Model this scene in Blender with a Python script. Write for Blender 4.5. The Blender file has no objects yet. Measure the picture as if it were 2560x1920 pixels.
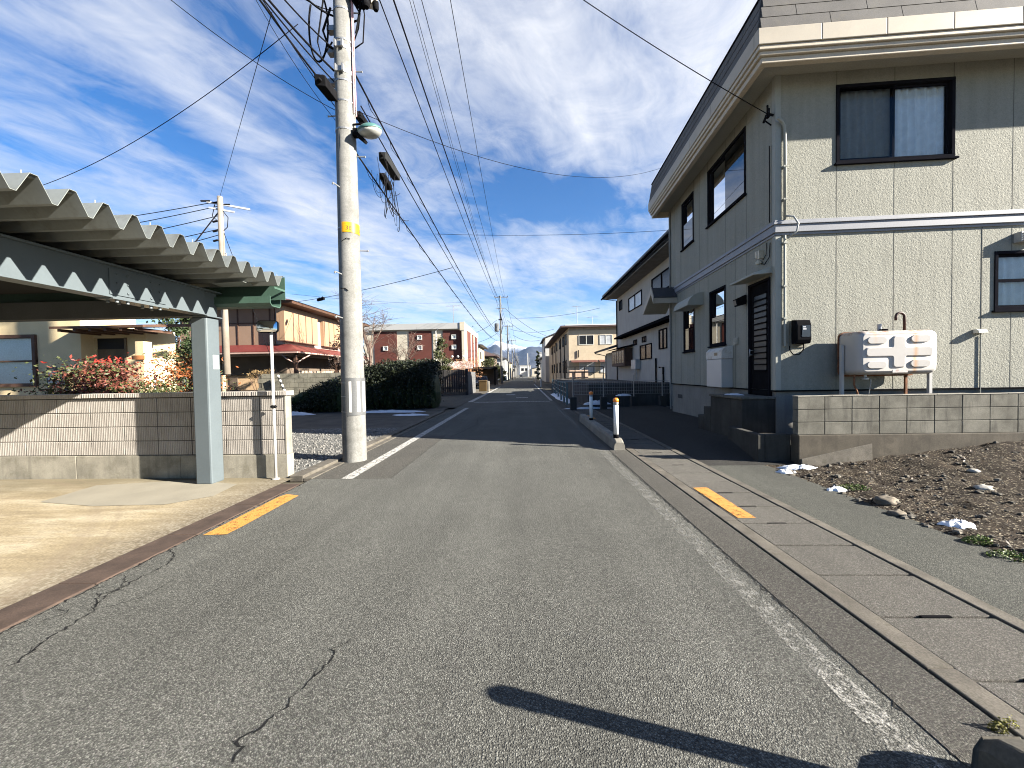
import bpy, math, random
from mathutils import Vector, Matrix, noise as mnoise
random.seed(11)
S = bpy.context.scene
COL = S.collection
R = math.radians
HAZE = 3.6e-5
EXPO = 2.38
SKYS, SKYV = .0345, 1.0
CL1, CL2, CL3 = (0, 0, 0), (3.1, 1.7, 0), (5, 2, 0)
CLA, CLB, HZC = (4.7, 4.9, 5.3), (5.9, 5.9, 6.0), (3.7, 4.4, 5.4)
CR = (.495, .625, .78)
CLOUD_BLOBS = ((-.68, 1.2, .14, .24, -.08), (-.66, 1.6, .18, .32, -.11), (-.45, 2.25, .4, .32, -.125), (.2, 1.95, .5, .25, -.12), (-1.27, 1.4, .13, .38, -.09), (.3, 1.15, .6, .4, .075), (-1.05, 1.0, .25, .3, .06), (-1.0, 2.0, .2, .6, .05))
# ---------------------------------------------------------------- camera numbers (metres, road runs along +Y)
F_PX, CAM_H = 961.0, 1.55
YAW, PITCH, ROLL = R(-1.8), R(-1.37), R(-1.0)
fw = Vector((math.sin(YAW) * math.cos(PITCH), math.cos(YAW) * math.cos(PITCH), math.sin(PITCH)))
rt = Vector((math.cos(YAW), -math.sin(YAW), 0)); up = rt.cross(fw)
rt2 = rt * math.cos(ROLL) + up * math.sin(ROLL); up2 = -rt * math.sin(ROLL) + up * math.cos(ROLL)
cam = bpy.data.cameras.new('camera'); camo = bpy.data.objects.new('camera', cam); COL.objects.link(camo)
M = Matrix((rt2, up2, -fw)).transposed().to_4x4(); M.translation = (0, 0, CAM_H)
camo.matrix_world = M
cam.sensor_width = 36; cam.lens = F_PX / 2560 * 36; cam.clip_start = .05; cam.clip_end = 30000
S.camera = camo
CP = Vector((0, 0, CAM_H))
def ray(px, py): return rt2 * ((px - 1280) / F_PX) + up2 * ((960 - py) / F_PX) + fw
def atz(px, py, z): d = ray(px, py); return CP + d * ((z - CAM_H) / d.z)
def aty(px, py, y): d = ray(px, py); return CP + d * (y / d.y)
def atx(px, py, x): d = ray(px, py); return CP + d * (x / d.x)
# ---------------------------------------------------------------- mesh builder
class MB:
    def __init__(s): s.v = []; s.f = []
    def add(s, vs, fs):
        o = len(s.v); s.v += [tuple(p) for p in vs]; s.f += [tuple(i + o for i in f) for f in fs]; return s
    def quad(s, *p): return s.add(p, [tuple(range(len(p)))])
    def hexa(s, p): return s.add(p, [(0, 3, 2, 1), (4, 5, 6, 7), (0, 1, 5, 4), (1, 2, 6, 5), (2, 3, 7, 6), (3, 0, 4, 7)])
    def box(s, x0, x1, y0, y1, z0, z1):
        return s.hexa([(x0, y0, z0), (x1, y0, z0), (x1, y1, z0), (x0, y1, z0), (x0, y0, z1), (x1, y0, z1), (x1, y1, z1), (x0, y1, z1)])
    def obox(s, c, size, rot):   # oriented box: centre, full sizes, rotation matrix (3x3) or (z angle)
        if not isinstance(rot, Matrix): rot = Matrix.Rotation(rot, 3, 'Z')
        a, b, h = size[0] / 2, size[1] / 2, size[2] / 2; c = Vector(c)
        return s.hexa([c + rot @ Vector(q) for q in ((-a, -b, -h), (a, -b, -h), (a, b, -h), (-a, b, -h), (-a, -b, h), (a, -b, h), (a, b, h), (-a, b, h))])
    def prism(s, pts, axis, a0, a1):   # pts are 2-D in the two other axes (x: (y,z); y: (x,z); z: (x,y))
        def P(q, a): return {'x': (a, q[0], q[1]), 'y': (q[0], a, q[1]), 'z': (q[0], q[1], a)}[axis]
        n = len(pts); vs = [P(q, a0) for q in pts] + [P(q, a1) for q in pts]
        fs = [tuple(range(n))[::-1], tuple(range(n, 2 * n))] + [(i, (i + 1) % n, n + (i + 1) % n, n + i) for i in range(n)]
        return s.add(vs, fs)
    def tube(s, pts, r, n=8, cap=True):
        pts = [Vector(p) for p in pts]; m = len(pts)
        rr = r if isinstance(r, (list, tuple)) else [r] * m
        vs = []; fs = []; ref = None
        for i, p in enumerate(pts):
            t = (pts[min(i + 1, m - 1)] - pts[max(i - 1, 0)]).normalized()
            if ref is None or abs(t.dot(ref)) > .95:
                ref = Vector((0, 0, 1)) if abs(t.z) < .9 else Vector((1, 0, 0))
            a = t.cross(ref).normalized(); b = a.cross(t)
            ref = b
            for k in range(n):
                an = 2 * math.pi * k / n; vs.append(p + (a * math.cos(an) + b * math.sin(an)) * rr[i])
        for i in range(m - 1):
            for k in range(n):
                k2 = (k + 1) % n; fs.append((i * n + k, i * n + k2, (i + 1) * n + k2, (i + 1) * n + k))
        if cap: fs += [tuple(range(n))[::-1], tuple(range((m - 1) * n, m * n))]
        return s.add(vs, fs)
    def lathe(s, prof, c=(0, 0, 0), n=20, rot=None):
        vs = []; fs = []; m = len(prof); c = Vector(c)
        for r, z in prof:
            for k in range(n):
                a = 2 * math.pi * k / n; q = Vector((r * math.cos(a), r * math.sin(a), z))
                vs.append(c + (rot @ q if rot else q))
        for i in range(m - 1):
            for k in range(n):
                k2 = (k + 1) % n; fs.append((i * n + k, i * n + k2, (i + 1) * n + k2, (i + 1) * n + k))
        fs += [tuple(range(n))[::-1], tuple(range((m - 1) * n, m * n))]
        return s.add(vs, fs)
    def arc(s, c, r0, r1, a0, a1, z0, z1, n=14):   # curved plate hugging a pole
        vs = []; fs = []
        for i in range(n + 1):
            a = a0 + (a1 - a0) * i / n; ca, sa = math.cos(a), math.sin(a)
            vs += [(c[0] + r0 * ca, c[1] + r0 * sa, z0), (c[0] + r1 * ca, c[1] + r1 * sa, z0), (c[0] + r1 * ca, c[1] + r1 * sa, z1), (c[0] + r0 * ca, c[1] + r0 * sa, z1)]
        for i in range(n):
            o = 4 * i
            for k in range(4): fs.append((o + k, o + (k + 1) % 4, o + 4 + (k + 1) % 4, o + 4 + k))
        fs += [(3, 2, 1, 0), (4 * n, 4 * n + 1, 4 * n + 2, 4 * n + 3)]
        return s.add(vs, fs)
    def rock(s, c, rx, ry, rz, seed=0, n=8, m=6, rough=.25):
        vs = []; fs = []
        for i in range(m + 1):
            th = math.pi * i / m
            for k in range(n):
                a = 2 * math.pi * k / n; d = Vector((math.sin(th) * math.cos(a), math.sin(th) * math.sin(a), math.cos(th)))
                q = 1 + rough * mnoise.noise(d * 1.6 + Vector((seed * 3.1, seed * 1.7, seed)))
                vs.append((c[0] + d.x * rx * q, c[1] + d.y * ry * q, c[2] + d.z * rz * q))
        for i in range(m):
            for k in range(n):
                k2 = (k + 1) % n; fs.append((i * n + k, (i + 1) * n + k, (i + 1) * n + k2, i * n + k2))
        return s.add(vs, fs)
    def leaf(s, p, size, asp=.5):
        d = Vector((random.gauss(0, 1), random.gauss(0, 1), random.gauss(0, .8))).normalized()
        e = d.orthogonal().normalized(); e = Matrix.Rotation(random.uniform(0, 6.28), 3, d) @ e
        g = d * size * .5; h = e * size * asp * .5; p = Vector(p)
        return s.add([p - g, p + h, p + g, p - h], [(0, 1, 2, 3)])
    def build(s, name, m, parent=None, smooth=False, bevel=0, solid=0):
        me = bpy.data.meshes.new(name); me.from_pydata(s.v, [], s.f); me.update()
        if isinstance(m, (list, tuple)):
            for q in m: me.materials.append(q)
        else: me.materials.append(m)
        if smooth:
            for p in me.polygons: p.use_smooth = True
        o = bpy.data.objects.new(name, me); COL.objects.link(o)
        if parent: o.parent = parent
        if solid: md = o.modifiers.new('thick', 'SOLIDIFY'); md.thickness = solid; md.offset = 0
        if bevel:
            md = o.modifiers.new('edge', 'BEVEL'); md.width = bevel; md.segments = 2; md.limit_method = 'ANGLE'; md.angle_limit = R(40)
        return o
def thing(name, label, cat, loc=(0, 0, 0), rz=0, group=None):
    o = bpy.data.objects.new(name, None); COL.objects.link(o); o.empty_display_size = .2
    o.location = loc; o.rotation_euler = (0, 0, rz); o['label'] = label; o['category'] = cat
    if group: o['group'] = group
    return o
def tag(o, label, cat, group=None, kind=None):
    o['label'] = label; o['category'] = cat
    if group: o['group'] = group
    if kind: o['kind'] = kind
    return o
def setting(o, kind='structure'): o['kind'] = kind; return o
def dup(root, loc=None, rz=None, label=None, group=None):
    r = root.copy(); COL.objects.link(r)
    if loc is not None: r.location = loc
    if rz is not None: r.rotation_euler = (0, 0, rz)
    if label: r['label'] = label
    if group: r['group'] = group
    for ch in [c for c in root.children]:
        c = ch.copy(); COL.objects.link(c); c.parent = r
        for g in [k for k in ch.children]:
            d = g.copy(); COL.objects.link(d); d.parent = c
    return r
def text(name, body, size, mw, m, parent=None):
    cu = bpy.data.curves.new(name, 'FONT'); cu.body = body; cu.size = size; cu.align_x = 'CENTER'; cu.align_y = 'CENTER'; cu.extrude = .0008
    cu.materials.append(m); o = bpy.data.objects.new(name, cu); COL.objects.link(o); o.matrix_world = mw
    if parent: o.parent = parent
    return o
# ---------------------------------------------------------------- materials
MATS = {}
class NT:
    def __init__(s, name):
        m = bpy.data.materials.new(name); m.use_nodes = True; s.m = m; s.t = m.node_tree; s.t.nodes.clear()
        s.out = s.n('ShaderNodeOutputMaterial'); s.b = s.n('ShaderNodeBsdfPrincipled'); s.l(s.b.outputs[0], s.out.inputs[0])
        s.tc = s.n('ShaderNodeTexCoord'); s.P = s.tc.outputs['Object']; MATS[name] = m
    def n(s, t): return s.t.nodes.new(t)
    def l(s, a, b): s.t.links.new(a, b)
    def map(s, scale=(1, 1, 1), rot=(0, 0, 0), src=None, loc=(0, 0, 0)):
        m = s.n('ShaderNodeMapping'); m.inputs['Scale'].default_value = scale; m.inputs['Rotation'].default_value = rot; m.inputs['Location'].default_value = loc
        s.l(src or s.P, m.inputs[0]); return m.outputs[0]
    def noise(s, scale, detail=3, rough=.55, src=None, dist=0):
        n = s.n('ShaderNodeTexNoise'); n.inputs['Scale'].default_value = scale; n.inputs['Detail'].default_value = detail
        n.inputs['Roughness'].default_value = rough; n.inputs['Distortion'].default_value = dist; s.l(src or s.P, n.inputs['Vector']); return n.outputs[0]
    def voro(s, scale, out=0, feature='F1', src=None, rnd=1):
        n = s.n('ShaderNodeTexVoronoi'); n.feature = feature; n.inputs['Scale'].default_value = scale; n.inputs['Randomness'].default_value = rnd
        s.l(src or s.P, n.inputs['Vector']); return n.outputs[out]
    def ramp(s, fac, stops, interp='LINEAR'):
        n = s.n('ShaderNodeValToRGB'); n.color_ramp.interpolation = interp; e = n.color_ramp.elements
        while len(e) < len(stops): e.new(.5)
        for q, (p, c) in zip(e, stops): q.position = p; q.color = (*c, 1) if not isinstance(c, (int, float)) else (c, c, c, 1)
        s.l(fac, n.inputs[0]); return n.outputs[0]
    def mix(s, fac, a, b, mode='MIX'):
        n = s.n('ShaderNodeMix'); n.data_type = 'RGBA'; n.blend_type = mode
        if isinstance(fac, (int, float)): n.inputs[0].default_value = fac
        else: s.l(fac, n.inputs[0])
        for v, i in ((a, 6), (b, 7)):
            if isinstance(v, (tuple, list)): n.inputs[i].default_value = (*v[:3], 1)
            elif isinstance(v, (int, float)): n.inputs[i].default_value = (v, v, v, 1)
            else: s.l(v, n.inputs[i])
        return n.outputs[2]
    def math(s, op, a, b=0, clamp=False):
        n = s.n('ShaderNodeMath'); n.operation = op; n.use_clamp = clamp
        for v, i in ((a, 0), (b, 1)):
            if isinstance(v, (int, float)): n.inputs[i].default_value = v
            else: s.l(v, n.inputs[i])
        return n.outputs[0]
    def xyz(s, src=None):
        n = s.n('ShaderNodeSeparateXYZ'); s.l(src or s.P, n.inputs[0]); return n.outputs
    def bump(s, h, strength=.3, dist=.01, prev=None):
        n = s.n('ShaderNodeBump'); n.inputs['Strength'].default_value = strength; n.inputs['Distance'].default_value = dist
        s.l(h, n.inputs['Height'])
        if prev: s.l(prev, n.inputs['Normal'])
        s.l(n.outputs[0], s.b.inputs['Normal']); return n.outputs[0]
    def col(s, c):
        if isinstance(c, (tuple, list)): s.b.inputs['Base Color'].default_value = (*c[:3], 1)
        else: s.l(c, s.b.inputs['Base Color'])
        return s
    def set(s, rough=.8, metal=0, spec=.3):
        s.b.inputs['Roughness'].default_value = rough; s.b.inputs['Metallic'].default_value = metal; s.b.inputs['Specular IOR Level'].default_value = spec; return s
def pm(name, c, rough=.8, var=.18, vs=2.5, fs=40, fvar=.1, bump=.0, bs=60, bd=.004, spec=.3, metal=0, dirt=None, streak=0):
    k = NT(name); k.set(rough, metal, spec)
    lo = tuple(q * (1 - var) for q in c); hi = tuple(min(1, q * (1 + var)) for q in c)
    a = k.ramp(k.noise(vs, 4), [(.3, lo), (.7, hi)])
    a = k.mix(1, a, k.ramp(k.noise(fs, 2), [(.3, 1 - fvar), (.7, 1 + fvar)]), 'MULTIPLY')
    if dirt:
        a = k.mix(k.ramp(k.noise(vs * 1.7, 6, .7), [(.52, 0), (.72, .75)]), a, dirt)
    if streak:
        st = k.noise(1, 4, .6, k.map((9, 9, .7)))
        a = k.mix(k.ramp(st, [(.5, 0), (.75, streak)]), a, tuple(q * .45 for q in c))
    k.col(a)
    if bump: k.bump(k.noise(bs, 3), bump, bd)
    return k.m
def asphalt(name, dark, light, scale=105, tone=(1, 1, 1), bd=.006):
    k = NT(name); k.set(.92, 0, .22)
    v = k.voro(scale, 1); sx = k.xyz(v)[0]
    c = k.ramp(sx, [(0, dark), (.45, tuple((a + b) / 2 for a, b in zip(dark, light))), (.86, light), (.97, tuple(q * 1.4 for q in light))])
    d = k.voro(scale, 0)
    c = k.mix(k.ramp(d, [(.35, 0), (.75, .6)]), c, tuple(q * .5 for q in dark))
    c = k.mix(1, c, k.ramp(k.noise(.55, 5, .65), [(.3, .84), (.7, 1.14)]), 'MULTIPLY')
    c = k.mix(1, c, k.ramp(k.noise(1, 3, .6, k.map((1.6, .09, 1))), [(.32, .85), (.68, 1.12)]), 'MULTIPLY')
    c = k.mix(k.ramp(k.noise(2.3, 5, .7), [(.66, 0), (.76, .45)]), c, tuple(q * .55 for q in dark))
    k.col(c)
    h = k.math('ADD', k.math('MULTIPLY', d, -1), k.math('MULTIPLY', sx, .5))
    k.bump(h, .68, bd); return k.m
def paint(name, c, under, wear=.5, scale=14, fade=None):
    k = NT(name); k.set(.75, 0, .3)
    n = k.math('ADD', k.math('MULTIPLY', k.noise(scale, 6, .75), .6), k.math('MULTIPLY', k.noise(90, 2), .4))
    f = k.ramp(n, [(wear - .05, 0), (wear + .06, 1)])
    a = k.ramp(k.voro(105, 1), [(0, tuple(q * .7 for q in under)), (1, tuple(q * 1.3 for q in under))])
    k.col(k.mix(k.ramp(k.voro(105, 1), [(0, 0), (1, .25)]), c, under)); k.l(k.math('MULTIPLY', f, fade(k)) if fade else f, k.b.inputs['Alpha']); k.bump(k.voro(105, 0), .5, -.005); return k.m
def leafmat(name, stops, scale=9, rough=.55):
    k = NT(name); k.set(rough, 0, .3)
    n = k.math('ADD', k.math('MULTIPLY', k.noise(scale, 2), .55), k.math('MULTIPLY', k.noise(scale * 9, 1), .45))
    k.col(k.ramp(n, stops)); return k.m
def glassmat(name, tint=(.9, .95, .95), refl=.9):
    k = NT(name); t = k.n('ShaderNodeBsdfTransparent'); t.inputs[0].default_value = (*tint, 1)
    g = k.n('ShaderNodeBsdfGlossy'); g.inputs['Roughness'].default_value = .015; g.inputs[0].default_value = (refl, refl, refl, 1)
    fr = k.n('ShaderNodeFresnel'); fr.inputs[0].default_value = 1.5
    mx = k.n('ShaderNodeMixShader'); k.l(fr.outputs[0], mx.inputs[0]); k.l(t.outputs[0], mx.inputs[1]); k.l(g.outputs[0], mx.inputs[2]); k.l(mx.outputs[0], k.out.inputs[0])
    return k.m
asph = asphalt('asphalt_road', (.042, .042, .038), (.128, .128, .114), 140)
asph2 = asphalt('asphalt_shoulder', (.036, .034, .030), (.092, .088, .077), 130)
asph3 = asphalt('asphalt_strip', (.033, .034, .030), (.088, .089, .076), 150)
gutterslab = asphalt('gutter_concrete', (.060, .056, .049), (.128, .121, .106), 170)
kerbconc = pm('kerb_concrete', (.085, .076, .062), .9, .3, 5, 90, .25, .5, 120, dirt=(.045, .042, .028))
conc = pm('concrete', (.19, .178, .152), .9, .25, 2.2, 60, .12, .35, 70, dirt=(.11, .105, .085), streak=.5)
concdark = pm('stained_concrete', (.09, .083, .068), .9, .35, 2.6, 60, .15, .4, 70, dirt=(.045, .043, .036), streak=.6)
concpole = pm('pole_concrete', (.148, .147, .138), .88, .22, 3.2, 40, .16, .35, 60, dirt=(.10, .098, .088), streak=.5)
browngut = pm('brown_gutter_concrete', (.050, .034, .026), .88, .28, 6, 90, .2, .4, 110, dirt=(.034, .023, .018))
white = pm('white_enamel', (.44, .43, .41), .4, .05, 3, 50, .03, spec=.5)
greysteel = pm('blue_grey_steel', (.078, .095, .104), .42, .05, 3, 40, .03, spec=.4, bump=.06, bs=25)
roofsteel = pm('grey_green_roof_steel', (.155, .168, .160), .45, .1, 2, 30, .05, spec=.4, dirt=(.085, .08, .065))
greensteel = pm('dark_green_steel', (.045, .085, .065), .45, .15, 3, 40, .08, spec=.4)
black = pm('black_metal', (.010, .010, .011), .9, .2, 6, 50, .1, spec=.0)
blackrubber = pm('black_cable', (.010, .010, .011), .9, .2, 6, 50, .1, spec=.0)
darkbronze = pm('dark_window_frame', (.012, .012, .015), .9, .15, 4, 50, .08, spec=.0)
browntrim = pm('brown_wood', (.075, .04, .026), .7, .25, 6, 60, .2, .2, 60)
galv = pm('galvanised_steel', (.30, .305, .305), .4, .12, 8, 60, .08, metal=.55, spec=.5)
tile = pm('dark_roof_tile', (.055, .055, .06), .55, .2, 3, 50, .1, .2, 30)
snow = pm('old_snow', (.62, .65, .69), .6, .06, 6, 40, .05, .4, 30, .02)
mirrorm = pm('mirror_glass', (.9, .9, .9), .02, 0, 1, 1, 0, metal=1)
curtain = pm('curtain_cloth', (.80, .81, .84), .9, .08, 8, 90, .06)
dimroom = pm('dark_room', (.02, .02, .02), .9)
glass = glassmat('window_glass')
screenlight = glassmat('fine_insect_screen', (.60, .58, .55), .4)
screen = glassmat('insect_screen', (.24, .235, .23), .25)
yellow = pm('yellow_plate', (.52, .25, .008), .45, .05)
orangeref = pm('orange_reflector', (.75, .20, .02), .3, .15, 20, spec=.6)
ink = pm('dark_lettering', (.03, .03, .03), .6)
sandwall = pm('cream_stucco', (.56, .45, .27), .9, .08, 2, 60, .06, .3, 90)
rust = pm('rusty_steel', (.16, .07, .035), .85, .4, 12, 90, .3, .4, 70, dirt=(.34, .16, .07))
# siding of the big house: swirled stucco relief
k = NT('stucco_siding'); k.set(.85, 0, .25)
v = k.noise(33, 3, .6, None, 1.6); d2 = k.voro(30, 0, 'SMOOTH_F1', k.map((1, 1, 1), src=None))
hh = k.math('ADD', k.math('MULTIPLY', v, 1.0), k.math('MULTIPLY', d2, .35))
base = k.ramp(k.noise(1.3, 4), [(.3, (.240, .238, .200)), (.7, (.268, .266, .226))])
base = k.mix(1, base, k.ramp(k.noise(1, 3, .5, k.map((7, 7, .5))), [(.3, .91), (.62, 1.03)]), 'MULTIPLY')
k.col(k.mix(1, base, k.ramp(v, [(.35, .88), (.6, 1.06)]), 'MULTIPLY')); k.bump(hh, .8, .012); siding = k.m
sidingplain = pm('siding_trim', (.28, .285, .25), .6, .05, 3, 50, .03, .1, 40)
fasciam = pm('cream_fascia', (.38, .34, .275), .6, .06, 2, 40, .03, dirt=(.42, .37, .29))
soffitm = pm('soffit_board', (.33, .32, .27), .8, .06, 2)
bandm = pm('grey_trim_band', (.20, .208, .23), .5, .05, 2)
shingle = pm('dark_shingle', (.082, .078, .074), .8, .16, 2.5, 140, .3, .35, 160, dirt=(.11, .10, .08))
found = pm('foundation_concrete', (.17, .165, .148), .9, .14, 2, 60, .1, .25, 60, streak=.4)
# ================================================================ THE SETTING
AX, AY, AZ = .9600, -.2800, math.tan(R(24.3))            # horizontal direction to the sun, rise per metre
SUN = Vector((AX, AY, AZ)).normalized()
def sheet(name, pts, z, m, sub=None):
    b = MB(); b.quad(*[(x, y, z) for x, y in pts]); return b.build(name, m)
def rect(x0, x1, y0, y1): return [(x0, y0), (x1, y0), (x1, y1), (x0, y1)]
earth = pm('far_earth', (.085, .075, .055), .95, .3, .02, .3, .2)
setting(sheet('ground', rect(-9000, 9000, -400, 14000), -.06, earth))
road = setting(sheet('road', rect(-3.29, 2.03, -12, 420), 0.0, asph))
setting(sheet('shoulder', rect(1.69, 2.025, -12, 60), .004, asph2))
setting(sheet('road_shoulder_patch', rect(-3.285, -2.05, 5.78, 9.9), .003, asph2))
# left: brown gutter kerb, concrete apron, gravel yard, street on the left
b = MB()
for i in range(16):
    y0 = -8 + i * .9; b.box(-3.60, -3.295, y0 + .004, min(y0 + .896, 5.78), -.05, .012)
    if y0 + .9 > 5.4: break
b.build('gutter', browngut, bevel=.008)['kind'] = 'structure'
b = MB()
for i in range(40):
    y0 = 5.80 + i * .6
    if y0 > 16.3: break
    b.box(-3.66, -3.44, y0 + .004, y0 + .596, -.05, .05); b.box(-3.44, -3.30, y0 + .004, y0 + .596, -.05, .008)
b.build('kerb', kerbconc, bevel=.01)['kind'] = 'structure'
# apron
k = NT('sandy_concrete'); k.set(.88, 0, .25)
a = k.ramp(k.noise(1, 6, .68, k.map((.8, 3.2, 1), (0, 0, .12))), [(.30, (.185, .148, .092)), (.48, (.25, .205, .13)), (.62, (.33, .285, .20))])
a = k.mix(1, a, k.ramp(k.noise(55, 4, .7), [(.32, .66), (.68, 1.22)]), 'MULTIPLY')
a = k.mix(k.ramp(k.noise(1, 5, .7, k.map((1.6, 9, 1), (0, 0, .15))), [(.53, 0), (.62, .38)]), a, (.15, .122, .085))
x, y, z = k.xyz()
def band(u, lo, hi, soft): return k.math('MULTIPLY', k.math('SMOOTHSTEP', u, 0), 1)
edge = k.math('ADD', x, k.math('MULTIPLY', k.noise(1.3, 4), .5))
dirty = k.ramp(edge, [(0, 0), (1, 0)])
m2_ = k.n('ShaderNodeMapRange'); m2_.inputs[1].default_value = 4.7; m2_.inputs[2].default_value = 5.7; k.l(k.math('ADD', y, k.math('MULTIPLY', k.math('SUBTRACT', k.noise(1.1, 5, .65), .5), 1.6)), m2_.inputs[0]); a = k.mix(k.math('MULTIPLY', m2_.outputs[0], .7), a, (.105, .092, .062))  # shadow zone in front of the block wall painted into the concrete colour
mr = k.n('ShaderNodeMapRange'); mr.inputs[1].default_value = -4.1; mr.inputs[2].default_value = -3.35; mr.clamp = True; k.l(edge, mr.inputs[0])
a = k.mix(k.math('MULTIPLY', mr.outputs[0], .8), a, k.mix(k.ramp(k.noise(30, 4, .7), [(.45, 0), (.6, 1)]), (.085, .068, .048), (.21, .19, .15)))
TX, TY, TR = 9.5, .44, 6.71
rg = k.math('SQRT', k.math('ADD', k.math('POWER', k.math('ADD', x, TX), 2), k.math('POWER', k.math('ADD', y, TY), 2)))
for r0, w in ((TR, .035), (TR - .19, .10)):
    t = k.math('SUBTRACT', 1, k.math('DIVIDE', k.math('ABSOLUTE', k.math('SUBTRACT', rg, r0)), w), True)
    a = k.mix(k.math('MULTIPLY', k.math('MULTIPLY', t, k.noise(2.2, 3)), .7), a, (.17, .135, .095))
k.col(a); k.bump(k.noise(60, 4, .7), .35, .006); apronm = k.m
setting(sheet('concrete_apron', rect(-12, -3.605, -8, 5.9), .006, apronm))
patchm = pm('smooth_concrete', (.205, .188, .148), .85, .1, 2, 80, .06, .2, 80)
setting(sheet('concrete_patch', [(-6.3, 4.75), (-5.4, 4.58), (-4.5, 4.62), (-4.15, 4.95), (-4.25, 5.5), (-5.2, 5.75), (-6.4, 5.5)], .010, patchm))
# gravel yard behind the block wall, beside the pole
gravelm = asphalt('gravel', (.04, .043, .040), (.20, .195, .18), 30, bd=.02)
setting(sheet('gravel_yard', rect(-11, -3.66, 6.1, 11.5), .012, gravelm))
yardm = pm('yard_earth', (.075, .066, .055), .95, .3, 1.5, 60, .3, .5, 50)
setting(sheet('yard', rect(-40, -3.66, 11.5, 36), .004, yardm)); setting(sheet('garden', rect(-40, -11.0, 6.1, 11.5), .004, yardm))
setting(sheet('side_street', rect(-40, -3.29, 18.4, 29.9), .016, asph3))
b = MB(); rs = random.Random(3)
for i in range(1900):
    x, y = rs.uniform(-7.3, -3.7), rs.uniform(6.15, 10.8); s = rs.uniform(.010, .024)
    b.rock((x, y, .012 + s * .3), s * rs.uniform(.8, 1.5), s, s * .7, i % 37, 5, 3, .5)
stone = pm('pale_stone', (.15, .145, .135), .9, .5, 9, 60, .2)
tag(b.build('gravel', stone), 'loose pale grey gravel strewn over the yard by the pole', 'gravel', kind='stuff')
# right: kerb strips, gutter slabs, asphalt strip, dirt lot
b = MB()
for x0, x1 in ((2.04, 2.18), (2.88, 2.99)):
    y0 = -6
    while y0 < 40: b.box(x0, x1, y0 + .003, y0 + 1.997, -.06, .012); y0 += 2
b.build('kerb_strip', kerbconc, bevel=.008)['kind'] = 'structure'
b = MB(); rs = random.Random(5)
joints = [1.93 + .5 * i for i in range(-16, 70)]
for y0 in joints:
    t = rs.uniform(-.002, .003); b.box(2.19, 2.87, y0 + .010, y0 + .490, -.06, .004 + t)
b.build('gutter_slabs', gutterslab, bevel=.006)['kind'] = 'structure'
setting(sheet('gutter_bed', rect(2.19, 2.88, -8, 40), -.05, black))
b = MB()
for y0 in [q_ for i_, q_ in enumerate(joints) if (i_ * 7) % 5 not in (1, 3)]: b.box(2.44, 2.44 + .09 + .09 * (hash(round(y0 * 10)) % 5) / 4, y0 - .010, y0 + .010, -.06, .0075)
b.build('gutter_lifting_slots', black)['kind'] = 'structure'
setting(sheet('strip', rect(3.0, 3.95, -8, 6.75), -.004, asph3))
# asphalt rising gently to the house wall
b = MB()
def rise(x, y): return max(0, min(1, (x - 3.0) / 1.7)) * max(0, min(1, (y - 6.4) / 1.2)) * (.33 - .02 * max(0, y - 7.6)) - .004
xs = [3.0 + .2 * i for i in range(14)]; ys = [6.4 + .4 * i for i in range(26)]
for x in xs:
    for y in ys: b.v.append((x, y, rise(x, y)))
n = len(ys)
for i in range(len(xs) - 1):
    for j in range(n - 1): b.f.append((i * n + j, (i + 1) * n + j, (i + 1) * n + j + 1, i * n + j + 1))
forem = asphalt('forecourt_asphalt', (.016, .016, .015), (.042, .040, .036), 120)
b.build('forecourt', forem, smooth=True)['kind'] = 'structure'
setting(sheet('pavement', rect(3.0, 12, 16.8, 60), -.008, asph3)); setting(sheet('yard_beside', rect(5.6, 30, -8, 60), -.03, yardm))
# dirt lot
def dirtz(x, y):
    e = max(0, min(1, (x - 3.80) / .35)); w = max(0, min(1, (x - 4.3) / 4.2)); w = w * w * (3 - 2 * w); v = max(0, min(1, (y - 2.2) / 4.0))
    p = Vector((x, y, 0))
    return -.02 + e * (.03 + .36 * w * v + .035 * mnoise.noise(p * 2.1) + .025 * mnoise.noise(p * 6) + .012 * mnoise.noise(p * 17))
b = MB(); NX, NY = 150, 140
for i in range(NX + 1):
    x = 3.72 + (i / NX) ** 1.35 * 9
    for j in range(NY + 1): b.v.append((x + .06 * mnoise.noise(Vector((j * .21, 3, 0))) * (1 - i / NX), -4 + 10.45 * j / NY, dirtz(x, -4 + 10.45 * j / NY)))
n = NY + 1
for i in range(NX):
    for j in range(NY): b.f.append((i * n + j, (i + 1) * n + j, (i + 1) * n + j + 1, i * n + j + 1))
k = NT('dirt'); k.set(.95, 0, .15)
a = k.ramp(k.noise(2.4, 6, .7), [(.3, (.014, .010, .007)), (.55, (.031, .023, .016)), (.75, (.060, .044, .028))])
a = k.mix(k.ramp(k.noise(38, 4, .75), [(.5, 0), (.68, .85)]), a, (.022, .017, .013))
a = k.mix(k.ramp(k.xyz(k.voro(70, 1))[0], [(.86, 0), (.93, 1)]), a, (.22, .19, .14))
k.col(a); k.bump(k.math('ADD', k.noise(26, 5, .75), k.math('MULTIPLY', k.voro(70, 0), .4)), 1.0, .04); dirtm = k.m
b.build('dirt_lot', dirtm, smooth=True)['kind'] = 'structure'
b = MB(); rs = random.Random(9)
for i in range(1500):
    y = rs.uniform(1.5, 6.3); x = 3.9 + 6.5 * rs.random() ** 1.5; s = .007 + .032 * rs.random() ** 4
    b.rock((x, y, dirtz(x, y) + s * .25), s * rs.uniform(.9, 1.7), s * rs.uniform(.8, 1.3), s * .7, i % 41, 6, 4, .6)
pebm = NT('pebble'); pebm.set(.9, 0, .25); pebm.col(pebm.ramp(pebm.noise(7, 2), [(.3, (.035, .031, .026)), (.52, (.075, .066, .052)), (.72, (.20, .18, .15))]))
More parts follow.
